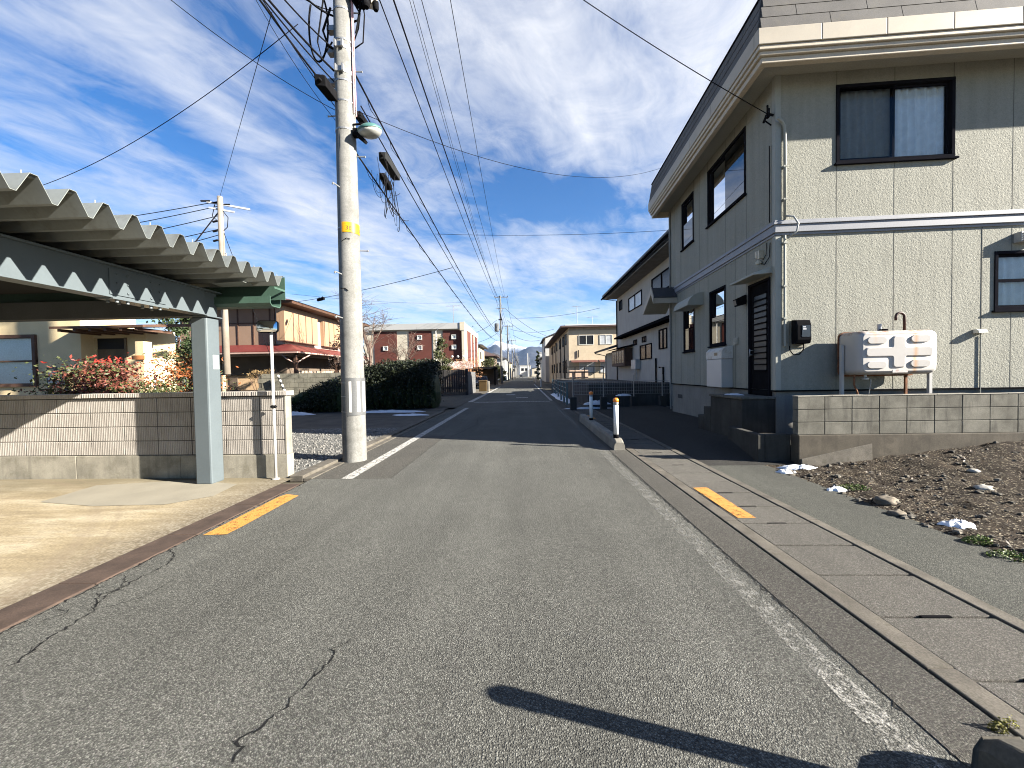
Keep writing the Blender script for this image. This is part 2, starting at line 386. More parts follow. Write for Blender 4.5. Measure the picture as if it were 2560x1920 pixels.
tag(b.build('pebbles', pebm.m), 'stones and clods scattered over the bare dirt lot', 'stones', kind='stuff')
b = MB()
for i in range(1700):
    y = rs.uniform(1.5, 6.3); x = 3.92 + 6 * rs.random() ** 1.3; b.leaf((x, y, dirtz(x, y) + rs.uniform(.002, .03)), rs.uniform(.02, .06), .3)
tag(b.build('leaf_litter', leafmat('dry_leaf', [(.35, (.03, .02, .012)), (.55, (.08, .05, .026)), (.7, (.16, .11, .06))])), 'brown dry leaf litter on the dirt lot', 'leaf litter', kind='stuff')
# bigger rocks one can point at
palerock = pm('pale_rock', (.33, .315, .28), .9, .2, 8, 60, .15, .3, 40)
darkrock = pm('brown_rock', (.13, .11, .085), .9, .3, 8, 60, .2, .3, 40)
for (px, py, s, m_, lab) in ((2460, 1223, .065, palerock, 'pale oval rock lying alone in the middle of the dirt'), (2216, 1249, .085, darkrock, 'brown pointed rock by the asphalt edge below the second snow patch'),
                             (2039, 1150, .075, palerock, 'angular tan rock at the foot of the wall corner'), (2434, 1191, .05, palerock, 'small pale rock just above the oval rock'),
                             (2213, 1116, .05, palerock, 'flat pale stone close under the block wall'), (2163, 1133, .07, darkrock, 'dark lump of rock under the concrete wall footing'),
                             (2244, 1272, .06, darkrock, 'rounded brown rock half sunk at the asphalt edge')):
    q = atz(px, py, .06); z = dirtz(q.x, q.y); b = MB(); b.rock((0, 0, s * .3), s * 1.35, s, s * .6, px, 14, 9, .45)
    o = b.build('rock', m_, smooth=True); o.location = (q.x, q.y, z); tag(o, lab, 'rock', 'rocks on the dirt lot')
def snowpatch(cx, cy, rx, ry, z, lab, seed, h=.035):
    b = MB(); N, Mr = 26, 6; vs = [(0, 0, h)]
    for j in range(1, Mr + 1):
        t = j / Mr
        for i in range(N):
            a = 2 * math.pi * i / N; q = 1 + .45 * mnoise.noise(Vector((math.cos(a) * 1.7 + seed, math.sin(a) * 1.7, seed * .7))) + .5 * mnoise.noise(Vector((math.cos(a) * 4, math.sin(a) * 4 + seed, 0)))
            hz = h * (1 - t ** 2.2) * (1 + 1.1 * mnoise.noise(Vector((t * 3 + seed, i * .7, 0)))) if j < Mr else -.02
            vs.append((rx * t * q * math.cos(a), ry * t * q * math.sin(a), hz))
    fs = [(0, 1 + i, 1 + (i + 1) % N) for i in range(N)]
    for j in range(Mr - 1):
        for i in range(N):
            a0 = 1 + j * N; i2 = (i + 1) % N; fs.append((a0 + i, a0 + N + i, a0 + N + i2, a0 + i2))
    b.add(vs, fs); o = b.build('snow_patch', snow, smooth=True); o.location = (cx, cy, z); return tag(o, lab, 'snow', 'patches of old snow')
for px, py, rx, ry, z, lab, sd in ((2000, 1166, .26, .11, .02, 'biggest snow patch on the dirt, at the foot of the wall corner', 1), (2090, 1221, .13, .05, .0, 'snow patch by the weeds at the asphalt edge', 2),
                                   (2397, 1297, .13, .085, .06, 'snow patch alone in the open dirt by the pale rocks', 4), (1965, 1178, .13, .07, .0, 'small snow scrap beside the biggest patch', 7)):
    q = atz(px, py, z + .02); snowpatch(q.x, q.y, rx, ry, z if px != 2397 else dirtz(q.x, q.y) - .005, lab, sd)
snowpatch(-10.0, 16.0, .9, .35, .03, 'snow heap by the dark boulder bush at the old wall', 11, .09)
snowpatch(-6.1, 16.7, 1.7, .28, .01, 'long snow strip along the foot of the dark hedge', 12, .06); snowpatch(-4.6, 15.2, .7, .22, .01, 'thin snow streak near the kerb in front of the hedge', 13, .04)
snowpatch(2.35, 25.5, .42, 6.2, .0, 'long snow bank under the green railing by the road', 14, .10)
# weeds
def weed(px, py, r, lab, stops, n=420, grp='weeds at the asphalt edge', size=.022):
    q = atz(px, py, .0); b = MB()
    for i in range(n):
        a = random.uniform(0, 6.28); t = r * math.sqrt(random.random()); b.leaf((t * 1.6 * math.cos(a), t * math.sin(a), random.uniform(.005, .06) * (1.2 - t / r)), random.uniform(.6, 1.3) * size, .55)
    o = b.build('weed', leafmat('weed_leaf', stops, 30)); o.location = (q.x, q.y, max(0, dirtz(q.x, q.y))); tag(o, lab, 'weed', grp)
gr = [(.3, (.03, .055, .012)), (.55, (.09, .13, .025)), (.72, (.19, .23, .05))]
weed(2135, 1222, .12, 'leafy green weed growing through a snow patch', gr); weed(2450, 1356, .08, 'low yellow green weed tuft furthest from the wall', gr); weed(2520, 1392, .09, 'sparse yellowish weed at the asphalt edge by the frame', gr, 260)
weed(2495, 1828, .022, 'bright moss tuft beside the dark kerb end', [(.3, (.03, .03, .004)), (.7, (.14, .13, .01))], 260, 'moss', .010)
weed(2525, 1819, .02, 'small moss scrap on top of the slab joint by the dark kerb end', [(.3, (.08, .08, .005)), (.7, (.26, .25, .01))], 160, 'moss', .009)
# ---- painted markings (sheets 4 mm up)
def fadey(k):
    m_ = k.n('ShaderNodeMapRange'); m_.inputs[1].default_value = 1.6; m_.inputs[2].default_value = 3.4; m_.inputs[3].default_value = .8; m_.inputs[4].default_value = .32; k.l(k.math('ADD', k.xyz()[1], k.math('MULTIPLY', k.noise(2, 3), 1.2)), m_.inputs[0]); return m_.outputs[0]
pw = paint('white_paint_worn', (.44, .43, .40), (.085, .082, .076), .46, 16); pww = paint('white_paint_very_worn', (.40, .39, .36), (.088,.084,.077), .53, 9, fadey)
po = paint('orange_paint', (.47, .215, .045), (.20, .11, .05), .425, 11)
setting(sheet('white_line', rect(-2.82, -2.64, 5.75, 18.2), .0075, pw)); setting(sheet('white_line', rect(1.46, 1.60, -3, 19.5), .004, pww))
setting(sheet('white_line', [(-3.28, 22.0), (-2.98, 22.0), (-3.0, 50), (-3.2, 50)], .02, pw)); setting(sheet('white_line', rect(1.50, 1.66, 22.5, 60), .008, pw))
setting(sheet('painted_lit_strip', rect(-2.9, 1.45, 21.7, 22.2), .008, paint('lit_strip_paint', (.5, .5, .46), (.06, .06, .056), .50, 12)))  # thin sunlit gap across the road, painted as a pale strip
setting(sheet('white_dash', rect(-.55, .25, 25.4, 26.1), .008, pw)); setting(sheet('white_dash', rect(-1.4, -.7, 29.4, 30.3), .008, pw))
setting(sheet('orange_line', [(-3.23, 3.70), (-3.0, 3.72), (-2.99, 3.9), (-3.0, 4.95), (-3.2, 5.02), (-3.24, 4.9)], .005, po)); setting(sheet('orange_block', rect(2.215, 2.40, 4.06, 5.14), .0125, po)); setting(sheet('orange_block', rect(2.23, 2.42, 13.1, 14.2), .0125, po))
# ---- cracks in the asphalt, cut as thin ribbons that belong to the road
crackm = pm('crack_dirt', (.004, .004, .004), .95)
def crack(pts, w, seed):
    b = MB(); P = [Vector((x, y, 0)) for x, y in pts]; rs = random.Random(seed); q = []
    for a, c in zip(P[:-1], P[1:]):
        m = max(2, int((c - a).length / .02))
        for i in range(m): q.append(a.lerp(c, i / m) + Vector((rs.gauss(0, .010), rs.gauss(0, .010), 0)))
    q.append(P[-1]); vs = []; fs = []
    for i, p in enumerate(q):
        t = (q[min(i + 1, len(q) - 1)] - q[max(0, i - 1)]).normalized(); nn = Vector((-t.y, t.x, 0)); ww = w * .62 * rs.uniform(.15, 1.5) * min(1, i / 3, (len(q) - 1 - i) / 3)
        vs += [(p.x + nn.x * ww, p.y + nn.y * ww, .0032), (p.x - nn.x * ww, p.y - nn.y * ww, .0032)]
        if i: fs.append((2 * i - 2, 2 * i - 1, 2 * i + 1, 2 * i))
    b.add(vs, fs)
    for i in range(6, len(q) - 6, 9):      # short side cracks
        if rs.random() < .55:
            t = (q[i + 2] - q[i - 2]).normalized(); sd = rs.choice((-1, 1)); p0 = q[i]; a_ = rs.uniform(.5, 1.2) * sd; d_ = Matrix.Rotation(a_, 3, 'Z') @ t; L2 = rs.uniform(.03, .13); w2 = w * rs.uniform(.15, .35); nn = Vector((-d_.y, d_.x, 0)); mid = p0 + d_ * L2 * .5 + nn * rs.gauss(0, .008); e_ = p0 + d_ * L2
            b.add([(p0.x + nn.x * w2, p0.y + nn.y * w2, .0033), (p0.x - nn.x * w2, p0.y - nn.y * w2, .0033), (mid.x - nn.x * w2 * .8, mid.y - nn.y * w2 * .8, .0033), (mid.x + nn.x * w2 * .8, mid.y + nn.y * w2 * .8, .0033), (e_.x, e_.y, .0033)], [(0, 1, 2, 3), (3, 2, 4)])
    b.build('crack', crackm, road)
def gp(*pts): return [tuple(atz(x * .434, 1200 + y * .434, 0).xy) for x, y in pts]
crack(gp((1330, 1660), (1400, 1540), (1360, 1515), (1430, 1480), (1560, 1370), (1650, 1320), (1690, 1215)), .009, 1)
crack(gp((1690, 1215), (1770, 1180), (1850, 1090), (1930, 1030), (1925, 990), (1980, 930), (2060, 920)), .006, 2)
crack(gp((1180, 1640), (1250, 1560)), .005, 3)
crack(gp((0, 1095), (100, 1050), (250, 935), (370, 860), (530, 760), (545, 735), (620, 660), (700, 620), (850, 545), (950, 490), (1000, 445), (985, 400)), .009, 4)
crack(gp((545, 735), (570, 660), (545, 635)), .006, 5); crack(gp((570, 655), (640, 650), (700, 620), (720, 570), (700, 550)), .007, 6)
crack(gp((545, 745), (700, 715), (850, 665), (960, 600), (1080, 530)), .004, 7); crack(gp((120, 855), (250, 815), (400, 760), (300, 752)), .005, 8); crack(gp((950, 490), (1030, 478)), .004, 9)
crack([(1.665, 7.4), (1.67, 5), (1.68, 3.6), (1.675, 2.6), (1.69, 1.9), (1.70, 1.5)], .008, 10); crack([(-1.9, 9.6), (-1.5, 12), (-1.7, 14), (-.9, 17)], .012, 11)
crack(gp((2050, 480), (2130, 410), (2090, 370)), .003, 12); crack([(-2.06, 5.8), (-2.05, 7), (-2.06, 9.7)], .006, 13)
crack([(-3.28, 1.5), (-3.27, 2.6), (-3.285, 3.6), (-3.28, 5.6)], .010, 14)
# ---- mountains at the end of the street
def ridge(name, y, x0, x1, prof, m, seed, depth, sx):
    b = MB(); NXr, NYr = 160, 26
    for i in range(NXr + 1):
        x = x0 + (x1 - x0) * i / NXr; t = i / NXr
        for j in range(NYr + 1):
            u = j / NYr; p = Vector((x / sx, u * 2.2, seed))
            h = prof(x) * (u ** .85) * (1 + .34 * mnoise.fractal(p * 1.3, 1.0, 2.1, 6) * (1 - .35 * u))
            b.v.append((x, y - depth * (1 - u), max(-20, h) - 8))
    n = NYr + 1
    for i in range(NXr):
        for j in range(NYr): b.f.append((i * n + j, (i + 1) * n + j, (i + 1) * n + j + 1, i * n + j + 1))
    o = b.build(name, m, smooth=True); setting(o)
def bumpf(x, c, w, h): return h * math.exp(-((x - c) / w) ** 2)
k = NT('wooded_mountain'); k.set(.95, 0, .1)
k.col(k.ramp(k.noise(.006, 6, .65), [(.35, (.012, .014, .02)), (.6, (.03, .031, .036)), (.75, (.06, .06, .062))])); wood = k.m
k = NT('snow_mountain'); k.set(.9, 0, .1)
hz = k.xyz()[2]; f = k.math('ADD', k.math('DIVIDE', hz, 880), k.math('MULTIPLY', k.math('SUBTRACT', k.noise(.004, 6, .7), .5), .55))
k.col(k.ramp(f, [(.56, (.03, .032, .04)), (.66, (.22, .23, .25)), (.76, (.62, .65, .70))])); snowy = k.m
ridge('mountain', 9000, -4200, 3400, lambda x: 270 + bumpf(x, -650, 430, 385) + bumpf(x, 60, 420, 310) + bumpf(x, 1900, 900, 250) + bumpf(x, -2600, 900, 250), snowy, 5, 2600, 900)
ridge('mountain_foothill', 5200, -2600, 2400, lambda x: 235 + bumpf(x, -410, 210, 170) + bumpf(x, 50, 120, 95) + bumpf(x, 270, 190, 60) + bumpf(x, 1200, 700, 160), wood, 9, 1500, 420)
# ================================================================ THE BIG HOUSE ON THE RIGHT
HA = R(-2.6); HO = Vector((4.745, 7.4, 0))
house = thing('two_storey_house', 'near two storey house with grey green stucco siding and dark flat mansard roof edge', 'house', HO, HA)
def hw(u, v, z=0): return HO + Matrix.Rotation(HA, 3, 'Z') @ Vector((u, v, z))
LU, LV, ZF, ZS = 9.5, 5.85, 1.17, 7.02
wins_f = [(1.07, 3.05, 5.34, 6.73), (3.76, 5.1, 2.57, 3.60)]
wins_l = [(1.05, 2.90, 5.33, 6.73), (3.86, 4.75, 5.31, 6.69), (1.97, 2.81, 2.21, 3.59), (3.84, 4.65, 2.17, 3.50), (.16, .92, 1.0, 3.34)]
def wall_cells(b, a0, a1, z0, z1, holes, P, depth):   # P(a, d, z): a along the wall, d depth inwards
    A = sorted({a0, a1, *[h[0] for h in holes], *[h[1] for h in holes]}); Z = sorted({z0, z1, *[h[2] for h in holes], *[h[3] for h in holes]})
    A = [a for a in A if a0 <= a <= a1]; Z = [z for z in Z if z0 <= z <= z1]
    for i in range(len(A) - 1):
        for j in range(len(Z) - 1):
            ca, cz = (A[i] + A[i + 1]) / 2, (Z[j] + Z[j + 1]) / 2
            if any(h[0] < ca < h[1] and h[2] < cz < h[3] for h in holes): continue
            b.quad(P(A[i], 0, Z[j]), P(A[i + 1], 0, Z[j]), P(A[i + 1], 0, Z[j + 1]), P(A[i], 0, Z[j + 1]))
    for h in holes:
        c = [(h[0], max(h[2], z0)), (h[1], max(h[2], z0)), (h[1], min(h[3], z1)), (h[0], min(h[3], z1))]
        for q in range(4): p, r = c[q], c[(q + 1) % 4]; b.quad(P(p[0], 0, p[1]), P(r[0], 0, r[1]), P(r[0], depth, r[1]), P(p[0], depth, p[1]))
PF = lambda a, d, z: (a, d, z); PL = lambda a, d, z: (d, a, z)
b = MB(); wall_cells(b, 0, LU, ZF, ZS, wins_f, PF, .14); b.build('wall', siding, house)
b = MB(); wall_cells(b, 0, LV, ZF, ZS, wins_l, PL, .14); b.quad((0, LV, ZF), (LU, LV, ZF), (LU, LV, ZS), (0, LV, ZS)); b.quad((LU, 0, ZF), (LU, LV, ZF), (LU, LV, ZS), (LU, 0, ZS)); b.build('wall', siding, house)
jm = pm('joint_sealant', (.095, .093, .078), .8)
for u in (.08, 1.07, 2.06, 3.05, 4.03, 5.02, 6.0):
    for z0, z1 in ((ZF, 4.06), (4.33, ZS)):
        seg = [(z0, z1)]
        for h in wins_f:
            if h[0] - .03 <= u <= h[1] + .03: seg = [s_ for a_, c_ in seg for s_ in ((a_, min(c_, h[2] - .02)), (max(a_, h[3] + .02), c_)) if s_[1] - s_[0] > .05]
        for a_, c_ in seg: b = MB(); b.box(u - .0045, u + .0045, -.002, .004, a_, c_); b.build('panel_joint', jm, house)
b = MB(); b.box(3.535, 3.547, -.004, .004, ZF, 4.06); b.build('panel_joint', jm, house)
for v in (.10, 1.02, 1.5, 1.95, 2.92, 3.45, 3.84, 4.9, 5.4):
    for z0, z1 in ((ZF, 4.06), (4.33, ZS)):
        seg = [(z0, z1)]
        for h in wins_l:
            if h[0] - .03 <= v <= h[1] + .03: seg = [s_ for a_, c_ in seg for s_ in ((a_, min(c_, h[2] - .02)), (max(a_, h[3] + .02), c_)) if s_[1] - s_[0] > .05]
        for a_, c_ in seg: b = MB(); b.box(-.002, .004, v - .0045, v + .0045, a_, c_); b.build('panel_joint', jm, house)
b = MB(); b.box(-.012, .09, -.012, .09, ZF, 4.06); b.box(-.012, .09, -.012, .09, 4.33, ZS); b.build('corner_trim', sidingplain, house, bevel=.006)
b = MB(); b.box(.025, LU, .025, LV - .02, 0, ZF - .025); b.build('foundation', found, house)
b = MB(); b.box(-.015, LU, -.015, .03, ZF - .028, ZF); b.box(-.015, .03, .03, .15, ZF - .028, ZF); b.box(-.015, .03, .93, LV, ZF - .028, ZF); b.build('drip_flashing', black, house)
b = MB(); b.box(.015, .05, 4.9, 5.28, .71, .83); b.build('foundation_vent', pm('vent_cavity', (.03, .03, .03)), house)
b = MB()   # belt course: three stepped ledges around both faces
for d, z0, z1 in ((.022, 4.06, 4.105), (.05, 4.107, 4.245), (.072, 4.247, 4.285), (.04, 4.287, 4.335)):
    b.box(-d, LU, -d, .0, z0, z1); b.box(-d, 0, 0, LV, z0, z1)
b.build('trim_band', bandm, house, bevel=.006)
# roof edge: soffit, moulding, fascia, mansard shingles
OV = .65; b = MB(); b.box(-OV + .12, LU, -OV + .12, LV + .2, 7.0, 7.02); b.build('soffit', soffitm, house)
b = MB()
for d, z0, z1 in ((OV - .10, 6.83, 6.93), (OV - .055, 6.932, 7.0), (OV - .02, 7.002, 7.075)):
    b.box(-d, LU, -d, -d + .11, z0, z1); b.box(-d, -d + .11, -d + .11, LV + .22, z0, z1); b.box(-d + .11, LU, LV + .12, LV + .22, z0, z1)
b.build('eaves_moulding', pm('eaves_moulding', (.46, .40, .31), .6, .08, 2), house, bevel=.012)
b = MB(); L0 = -OV
while L0 < LU: b.box(L0 + .002, min(L0 + 1.02, LU) - .002, -OV, -OV + .14, 7.077, 7.35); L0 += 1.02
b.box(-OV, -OV + .14, -OV + .145, 1.2, 7.077, 7.35)
for v0, v1 in ((1.203, 2.4), (2.403, 3.6), (3.603, 4.8), (4.803, LV + .25)): b.box(-OV, -OV + .14, v0, v1, 7.077, 7.35)
b.build('fascia', fasciam, house, bevel=.01)
b = MB(); zr = 7.352; rows = 3; hr = .205; lean = .035
for r_ in range(rows):
    z0, z1 = zr + r_ * hr, zr + (r_ + 1) * hr; d0 = OV - .015 - r_ * lean; d1 = d0 - lean
    off = .56 * (r_ % 2)
    def face(along0, along1, front):
        if front: b.hexa([(along0, -d0 - .008, z0), (along1, -d0 - .008, z0), (along1, -d0 + .1, z0), (along0, -d0 + .1, z0), (along0, -d1 - .004, z1 - .008), (along1, -d1 - .004, z1 - .008), (along1, -d1 + .08, z1 - .008), (along0, -d1 + .08, z1 - .008)])
        else: b.hexa([(-d0 - .008, along1, z0), (-d0 - .008, along0, z0), (-d0 + .1, along0, z0), (-d0 + .1, along1, z0), (-d1 - .004, along1, z1 - .008), (-d1 - .004, along0, z1 - .008), (-d1 + .08, along0, z1 - .008), (-d1 + .08, along1, z1 - .008)])
    a_ = -d1 + .0; e = -d1 + 1.12 - off
    while a_ < LU: face(a_ + .005, min(e, LU) - .005, True); a_ = e; e += 1.12
    a_ = -d1; e = -d1 + 1.12 - (.56 - off)
    while a_ < LV + .2: face(a_ + .005, min(e, LV + .22) - .005, False); a_ = e; e += 1.12
b.build('roof_shingles', shingle, house)
zt = zr + rows * hr; dt = OV - .015 - rows * lean
b = MB(); b.box(-dt - .02, LU, -dt - .02, -dt + .14, zt, zt + .035); b.box(-dt - .02, -dt + .14, -dt + .14, LV + .22, zt, zt + .035); b.build('roof_capping', black, house)
b = MB(); b.box(-OV + .1, LU, -OV + .12, LV + .2, 7.36, 7.85); b.build('roof', tile, house)
# windows: frame > sash, pane, curtain
def curtain_mesh(a0, a1, z0, z1, d, P, amp=.018, wl=.11, seed=0):
    b = MB(); n = int((a1 - a0) / .012); vs = []
    for i in range(n + 1):
        a = a0 + (a1 - a0) * i / n; dd = d + amp * math.sin(2 * math.pi * a / wl + 2.2 * mnoise.noise(Vector((a * 3, seed, 0)))) + .006 * mnoise.noise(Vector((a * 40, seed, 1)))
        vs += [P(a, dd, z0), P(a, dd * 1.0, z1)]
    b.add(vs, [(2 * i, 2 * i + 2, 2 * i + 3, 2 * i + 1) for i in range(n)]); return b
def framebox(b, a0, a1, z0, z1, w, d0, d1, P):
    for q in ((a0, a1, z1 - w, z1), (a0, a1, z0, z0 + w), (a0, a0 + w, z0 + w, z1 - w), (a1 - w, a1, z0 + w, z1 - w)):
        c = [P(q[0], d0, q[2]), P(q[1], d1, q[3])]; lo = [min(c[0][i], c[1][i]) for i in range(3)]; hi = [max(c[0][i], c[1][i]) for i in range(3)]
        b.box(lo[0], hi[0], lo[1], hi[1], lo[2], hi[2])
def boxP(b, a0, a1, d0, d1, z0, z1, P):
    c = [P(a0, d0, z0), P(a1, d1, z1)]; lo = [min(c[0][i], c[1][i]) for i in range(3)]; hi = [max(c[0][i], c[1][i]) for i in range(3)]; b.box(lo[0], hi[0], lo[1], hi[1], lo[2], hi[2])
def paneP(a0, a1, z0, z1, d, P): b = MB(); b.quad(P(a0, d, z0), P(a1, d, z0), P(a1, d, z1), P(a0, d, z1)); return b
def slider(h, P, parent, curt=True, scr=0, kind='slide', fm=darkbronze, scm=None):
    a0, a1, z0, z1 = h; b = MB(); framebox(b, a0 - .015, a1 + .015, z0 - .015, z1 + .015, .055, -.018, .10, P); boxP(b, a0 - .05, a1 + .05, -.055, .0, z0 - .05, z0 - .016, P)
    w = b.build('window', fm, parent, bevel=.004); A0, A1, Z0, Z1 = a0 + .04, a1 - .04, z0 + .04, z1 - .04; mid = (A0 + A1) / 2; zm = (Z0 + Z1) / 2
    if kind == 'slide': cells = [(A0, mid + .02, Z0, Z1, .03), (mid - .02, A1, Z0, Z1, .06)]
    else: cells = [(A0, A1, zm, Z1, .06), (A0, A1, Z0, zm + .02, .03)]
    for i, (p0, p1, q0, q1, d) in enumerate(cells):
        b = MB(); framebox(b, p0, p1, q0, q1, .04, d - .012, d + .012, P); b.build('sash', fm, w)
        paneP(p0 + .035, p1 - .035, q0 + .035, q1 - .035, d, P).build('pane', glass, w)
        if scr == i + 1: paneP(p0 + .01, p1 - .01, q0 + .01, q1 - .01, d - .022, P).build('insect_screen', scm or screen, w)
    if curt:
        for c0, c1 in ((A0 - .03, mid + .01), (mid - .03, A1 + .03)): curtain_mesh(c0, c1, Z0 - .02, Z1 + .02, .115, P, .022, .15, c0).build('curtain', curtain, w)
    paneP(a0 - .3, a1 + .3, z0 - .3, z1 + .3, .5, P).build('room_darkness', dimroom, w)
    return w
slider(wins_f[0], PF, house, True, 1, scm=screenlight); slider(wins_f[1], PF, house, True, 0, 'hung')
slider(wins_l[0], PL, house, True, 1); slider(wins_l[1], PL, house, False, 2, 'hung'); slider(wins_l[2], PL, house, False, 2, 'hung'); slider(wins_l[3], PL, house, False, 2, 'hung')
# door
b = MB(); framebox(b, .16, .92, 1.0, 3.34, .05, -.03, .12, PL); door = b.build('door', darkbronze, house, bevel=.004)
b = MB(); boxP(b, .205, .875, .02, .06, 1.05, 3.29, PL); b.build('door_leaf', black, door)
b = MB(); boxP(b, .33, .76, .012, .02, 1.55, 3.1, PL); b.build('pane', pm('frosted_pane', (.022, .03, .034), .35, .1, spec=.3), door)
b = MB()
for i in range(14): boxP(b, .31, .78, -.012, .03, 1.54 + i * .118, 1.565 + i * .118, PL)
b.build('grille', black, door)
b = MB(); b.tube([(-.05, .81, 1.85), (-.05, .81, 2.0)], .012); b.tube([(.02, .81, 1.88), (-.05, .81, 1.88)], .012); b.tube([(.02, .81, 1.97), (-.05, .81, 1.97)], .01); b.build('handle', galv, door, smooth=True)
b = MB(); b.hexa([(-.36, .08, 3.37), (0, .08, 3.40), (0, 1.0, 3.40), (-.36, 1.0, 3.37), (-.36, .08, 3.41), (0, .08, 3.52), (0, 1.0, 3.52), (-.36, 1.0, 3.41)]); b.build('door_canopy', sidingplain, house, bevel=.006)
b = MB(); b.hexa([(-.20, .99, 2.93), (-.02, .99, 2.98), (-.02, 1.13, 2.98), (-.20, 1.13, 2.93), (-.24, .99, 3.08), (-.02, .99, 3.18), (-.02, 1.13, 3.18), (-.24, 1.13, 3.08)]); lm = b.build('wall_lamp', black, house, bevel=.01)
b = MB(); b.quad((-.215, 1.005, 2.96), (-.215, 1.115, 2.96), (-.240, 1.115, 3.06), (-.240, 1.005, 3.06)); b.build('lamp_glass', pm('dull_lens', (.12, .12, .11), .3, spec=.5), lm)
b = MB(); pr = [(0, 3.36)] + [(-.42 * math.sin(R(90 - i * 10)), 3.36 + .34 * math.sin(R(i * 10))) for i in range(10)]
b.prism([(q[0], q[1]) for q in pr], 'y', 3.22, 4.35); b.build('window_awning', sidingplain, house, bevel=.004)
# porch gable over the far entrance
PO = .78; N0, R0, F0 = (5.20, 4.0), (5.40, 4.32), (6.38, 3.76)
def sh(q, dz, dv=0): return (q[0] + dv, q[1] + dz)
b = MB(); b.prism([N0, R0, F0, sh(F0, -.05), sh(R0, -.07), sh(N0, -.05)], 'x', -PO + .03, -.002); porch = b.build('porch_roof', tile, house)
b = MB(); b.prism([sh(N0, .0, -.03), sh(R0, .03), sh(F0, 0, .03), sh(F0, -.17), sh(R0, -.20), sh(N0, -.20, -.01)], 'x', -PO, -PO + .03); b.build('bargeboard', fasciam, porch)
b = MB(); b.prism([sh(N0, -.052, .01), sh(N0, -.052, .05), sh(N0, -.22, .05), sh(N0, -.22, .01)], 'x', -PO + .03, -.002); b.build('porch_fascia', fasciam, porch)
b = MB(); b.prism([sh(N0, -.18, .05), sh(R0, -.21), sh(F0, -.15, -.02), sh(F0, -.17, -.02), sh(R0, -.235), sh(N0, -.21, .05)], 'x', -PO + .03, -.002); b.build('porch_soffit', soffitm, porch)
# wall-mounted boxes and pipes
b = MB(); b.box(-.26, -.002, 1.62, 2.42, 1.17, 1.83); hb = b.build('heater_cover', white, house, bevel=.012)
b = MB(); b.prism([(-.265, 1.835), (-.265, 2.02), (-.20, 2.10), (-.002, 2.13), (-.002, 1.835)], 'y', 1.60, 2.44); b.build('lid', pm('faded_enamel', (.50, .49, .45), .5, .1, 3, dirt=(.33, .24, .15)), hb, bevel=.012)
b = MB(); b.box(-.268, -.264, 1.80, 1.97, 1.92, 1.99); b.build('caution_label', pm('label_brown', (.30, .22, .13), .6), hb)
b = MB()
b.box(-.03, -.002, 1.60 - .25, 1.78 - .25, 2.14, 2.30)
for i in range(4): b.box(-.045, -.03, 1.36, 1.52, 2.15 + i * .038, 2.172 + i * .038)
b.build('wall_vent', sidingplain, house)
b = MB(); b.box(4.05, 4.45, -.12, -.002, 3.74, 3.92)
for i in range(4): b.box(4.07, 4.43, -.135, -.12, 3.755 + i * .04, 3.775 + i * .04)
b.build('extractor_hood', pm('hood_grey', (.33, .33, .31), .5), house, bevel=.008)
b = MB(); b.tube([(.145, -.035, 4.34), (.145, -.035, 5.92), (.13, -.04, 6.05), (.07, -.06, 6.13), (-.02, -.10, 6.16)], .026, 10); b.build('service_conduit', sidingplain, house, smooth=True)
b = MB(); b.tube([(.145, -.03, 4.05), (.145, -.03, 2.0)], .022, 8)
for z in (3.9, 3.1, 2.5, 5.3, 4.7): b.box(.11, .18, -.06, -.001, z, z + .03)
b.build('service_conduit', sidingplain, house, smooth=False)
b = MB(); b.tube([(.16, -.05, 4.40), (.24, -.13, 4.36), (.31, -.15, 4.22), (.28, -.15, 4.08), (.17, -.06, 3.98)], .016, 8); b.build('conduit_loop', pm('grey_conduit', (.3, .31, .3), .5), house, smooth=True)
b = MB(); b.tube([(-.02, .035, 6.30), (-.13, .03, 6.34)], .02); b.obox((-.13, .0, 6.32), (.03, .06, .16), 0); b.tube([(-.15, -.02, 6.32), (-.16, -.03, 6.45)], .018); b.tube([(-.15, .02, 6.30), (-.2, .02, 6.17)], .022); b.tube([(-.02, .1, 6.16), (-.17, .06, 6.24)], .012); b.build('service_bracket', black, house)
b = MB(); b.tube([(-.03, .14, 5.80), (-.03, .14, 5.2), (-.03, .14, 4.36)], .008, 6); b.tube([(-.02, .14, 3.98), (-.02, .16, 3.72), (-.03, .3, 3.62), (-.03, .42, 3.66)], .008, 6); b.tube([(-.02, .26, 4.02), (-.02, .27, 3.8), (-.03, .36, 3.72)], .006, 6); b.build('phone_line', blackrubber, house)
b = MB(); b.box(-.09, -.002, .38, .44, 3.76, 3.92); b.box(-.09, -.002, .47, .53, 3.80, 3.93); b.lathe([(.02, 0), (.055, -.03), (.055, -.07), (.02, -.09)], (-.06, .45, 3.74), 10); b.build('phone_terminal', pm('beige_plastic', (.42, .38, .29), .5), house)
b = MB(); b.box(-.012, .0, .20, .44, 1.96, 2.52)
b.v = [(q[0] + .235, q[1], q[2]) for q in [(y_, x_, z_) for x_, y_, z_ in b.v]]; b.v = [(x_, -abs(y_) if False else y_, z_) for x_, y_, z_ in b.v]
b = MB(); b.box(.235, .52, -.02, -.001, 1.97, 2.47); em = b.build('electric_meter', pm('meter_backboard', (.16, .15, .12), .7), house)
b = MB(); b.prism([(-.02, 2.03), (-.16, 2.03), (-.19, 2.10), (-.19, 2.36), (-.15, 2.46), (-.02, 2.48)], 'x', .262, .515); b.build('meter_case', black, em, bevel=.014)
b = MB(); b.box(.345, .49, -.196, -.189, 2.15, 2.36); b.build('display', pm('meter_window', (.02, .022, .03), .1, spec=.6), em)
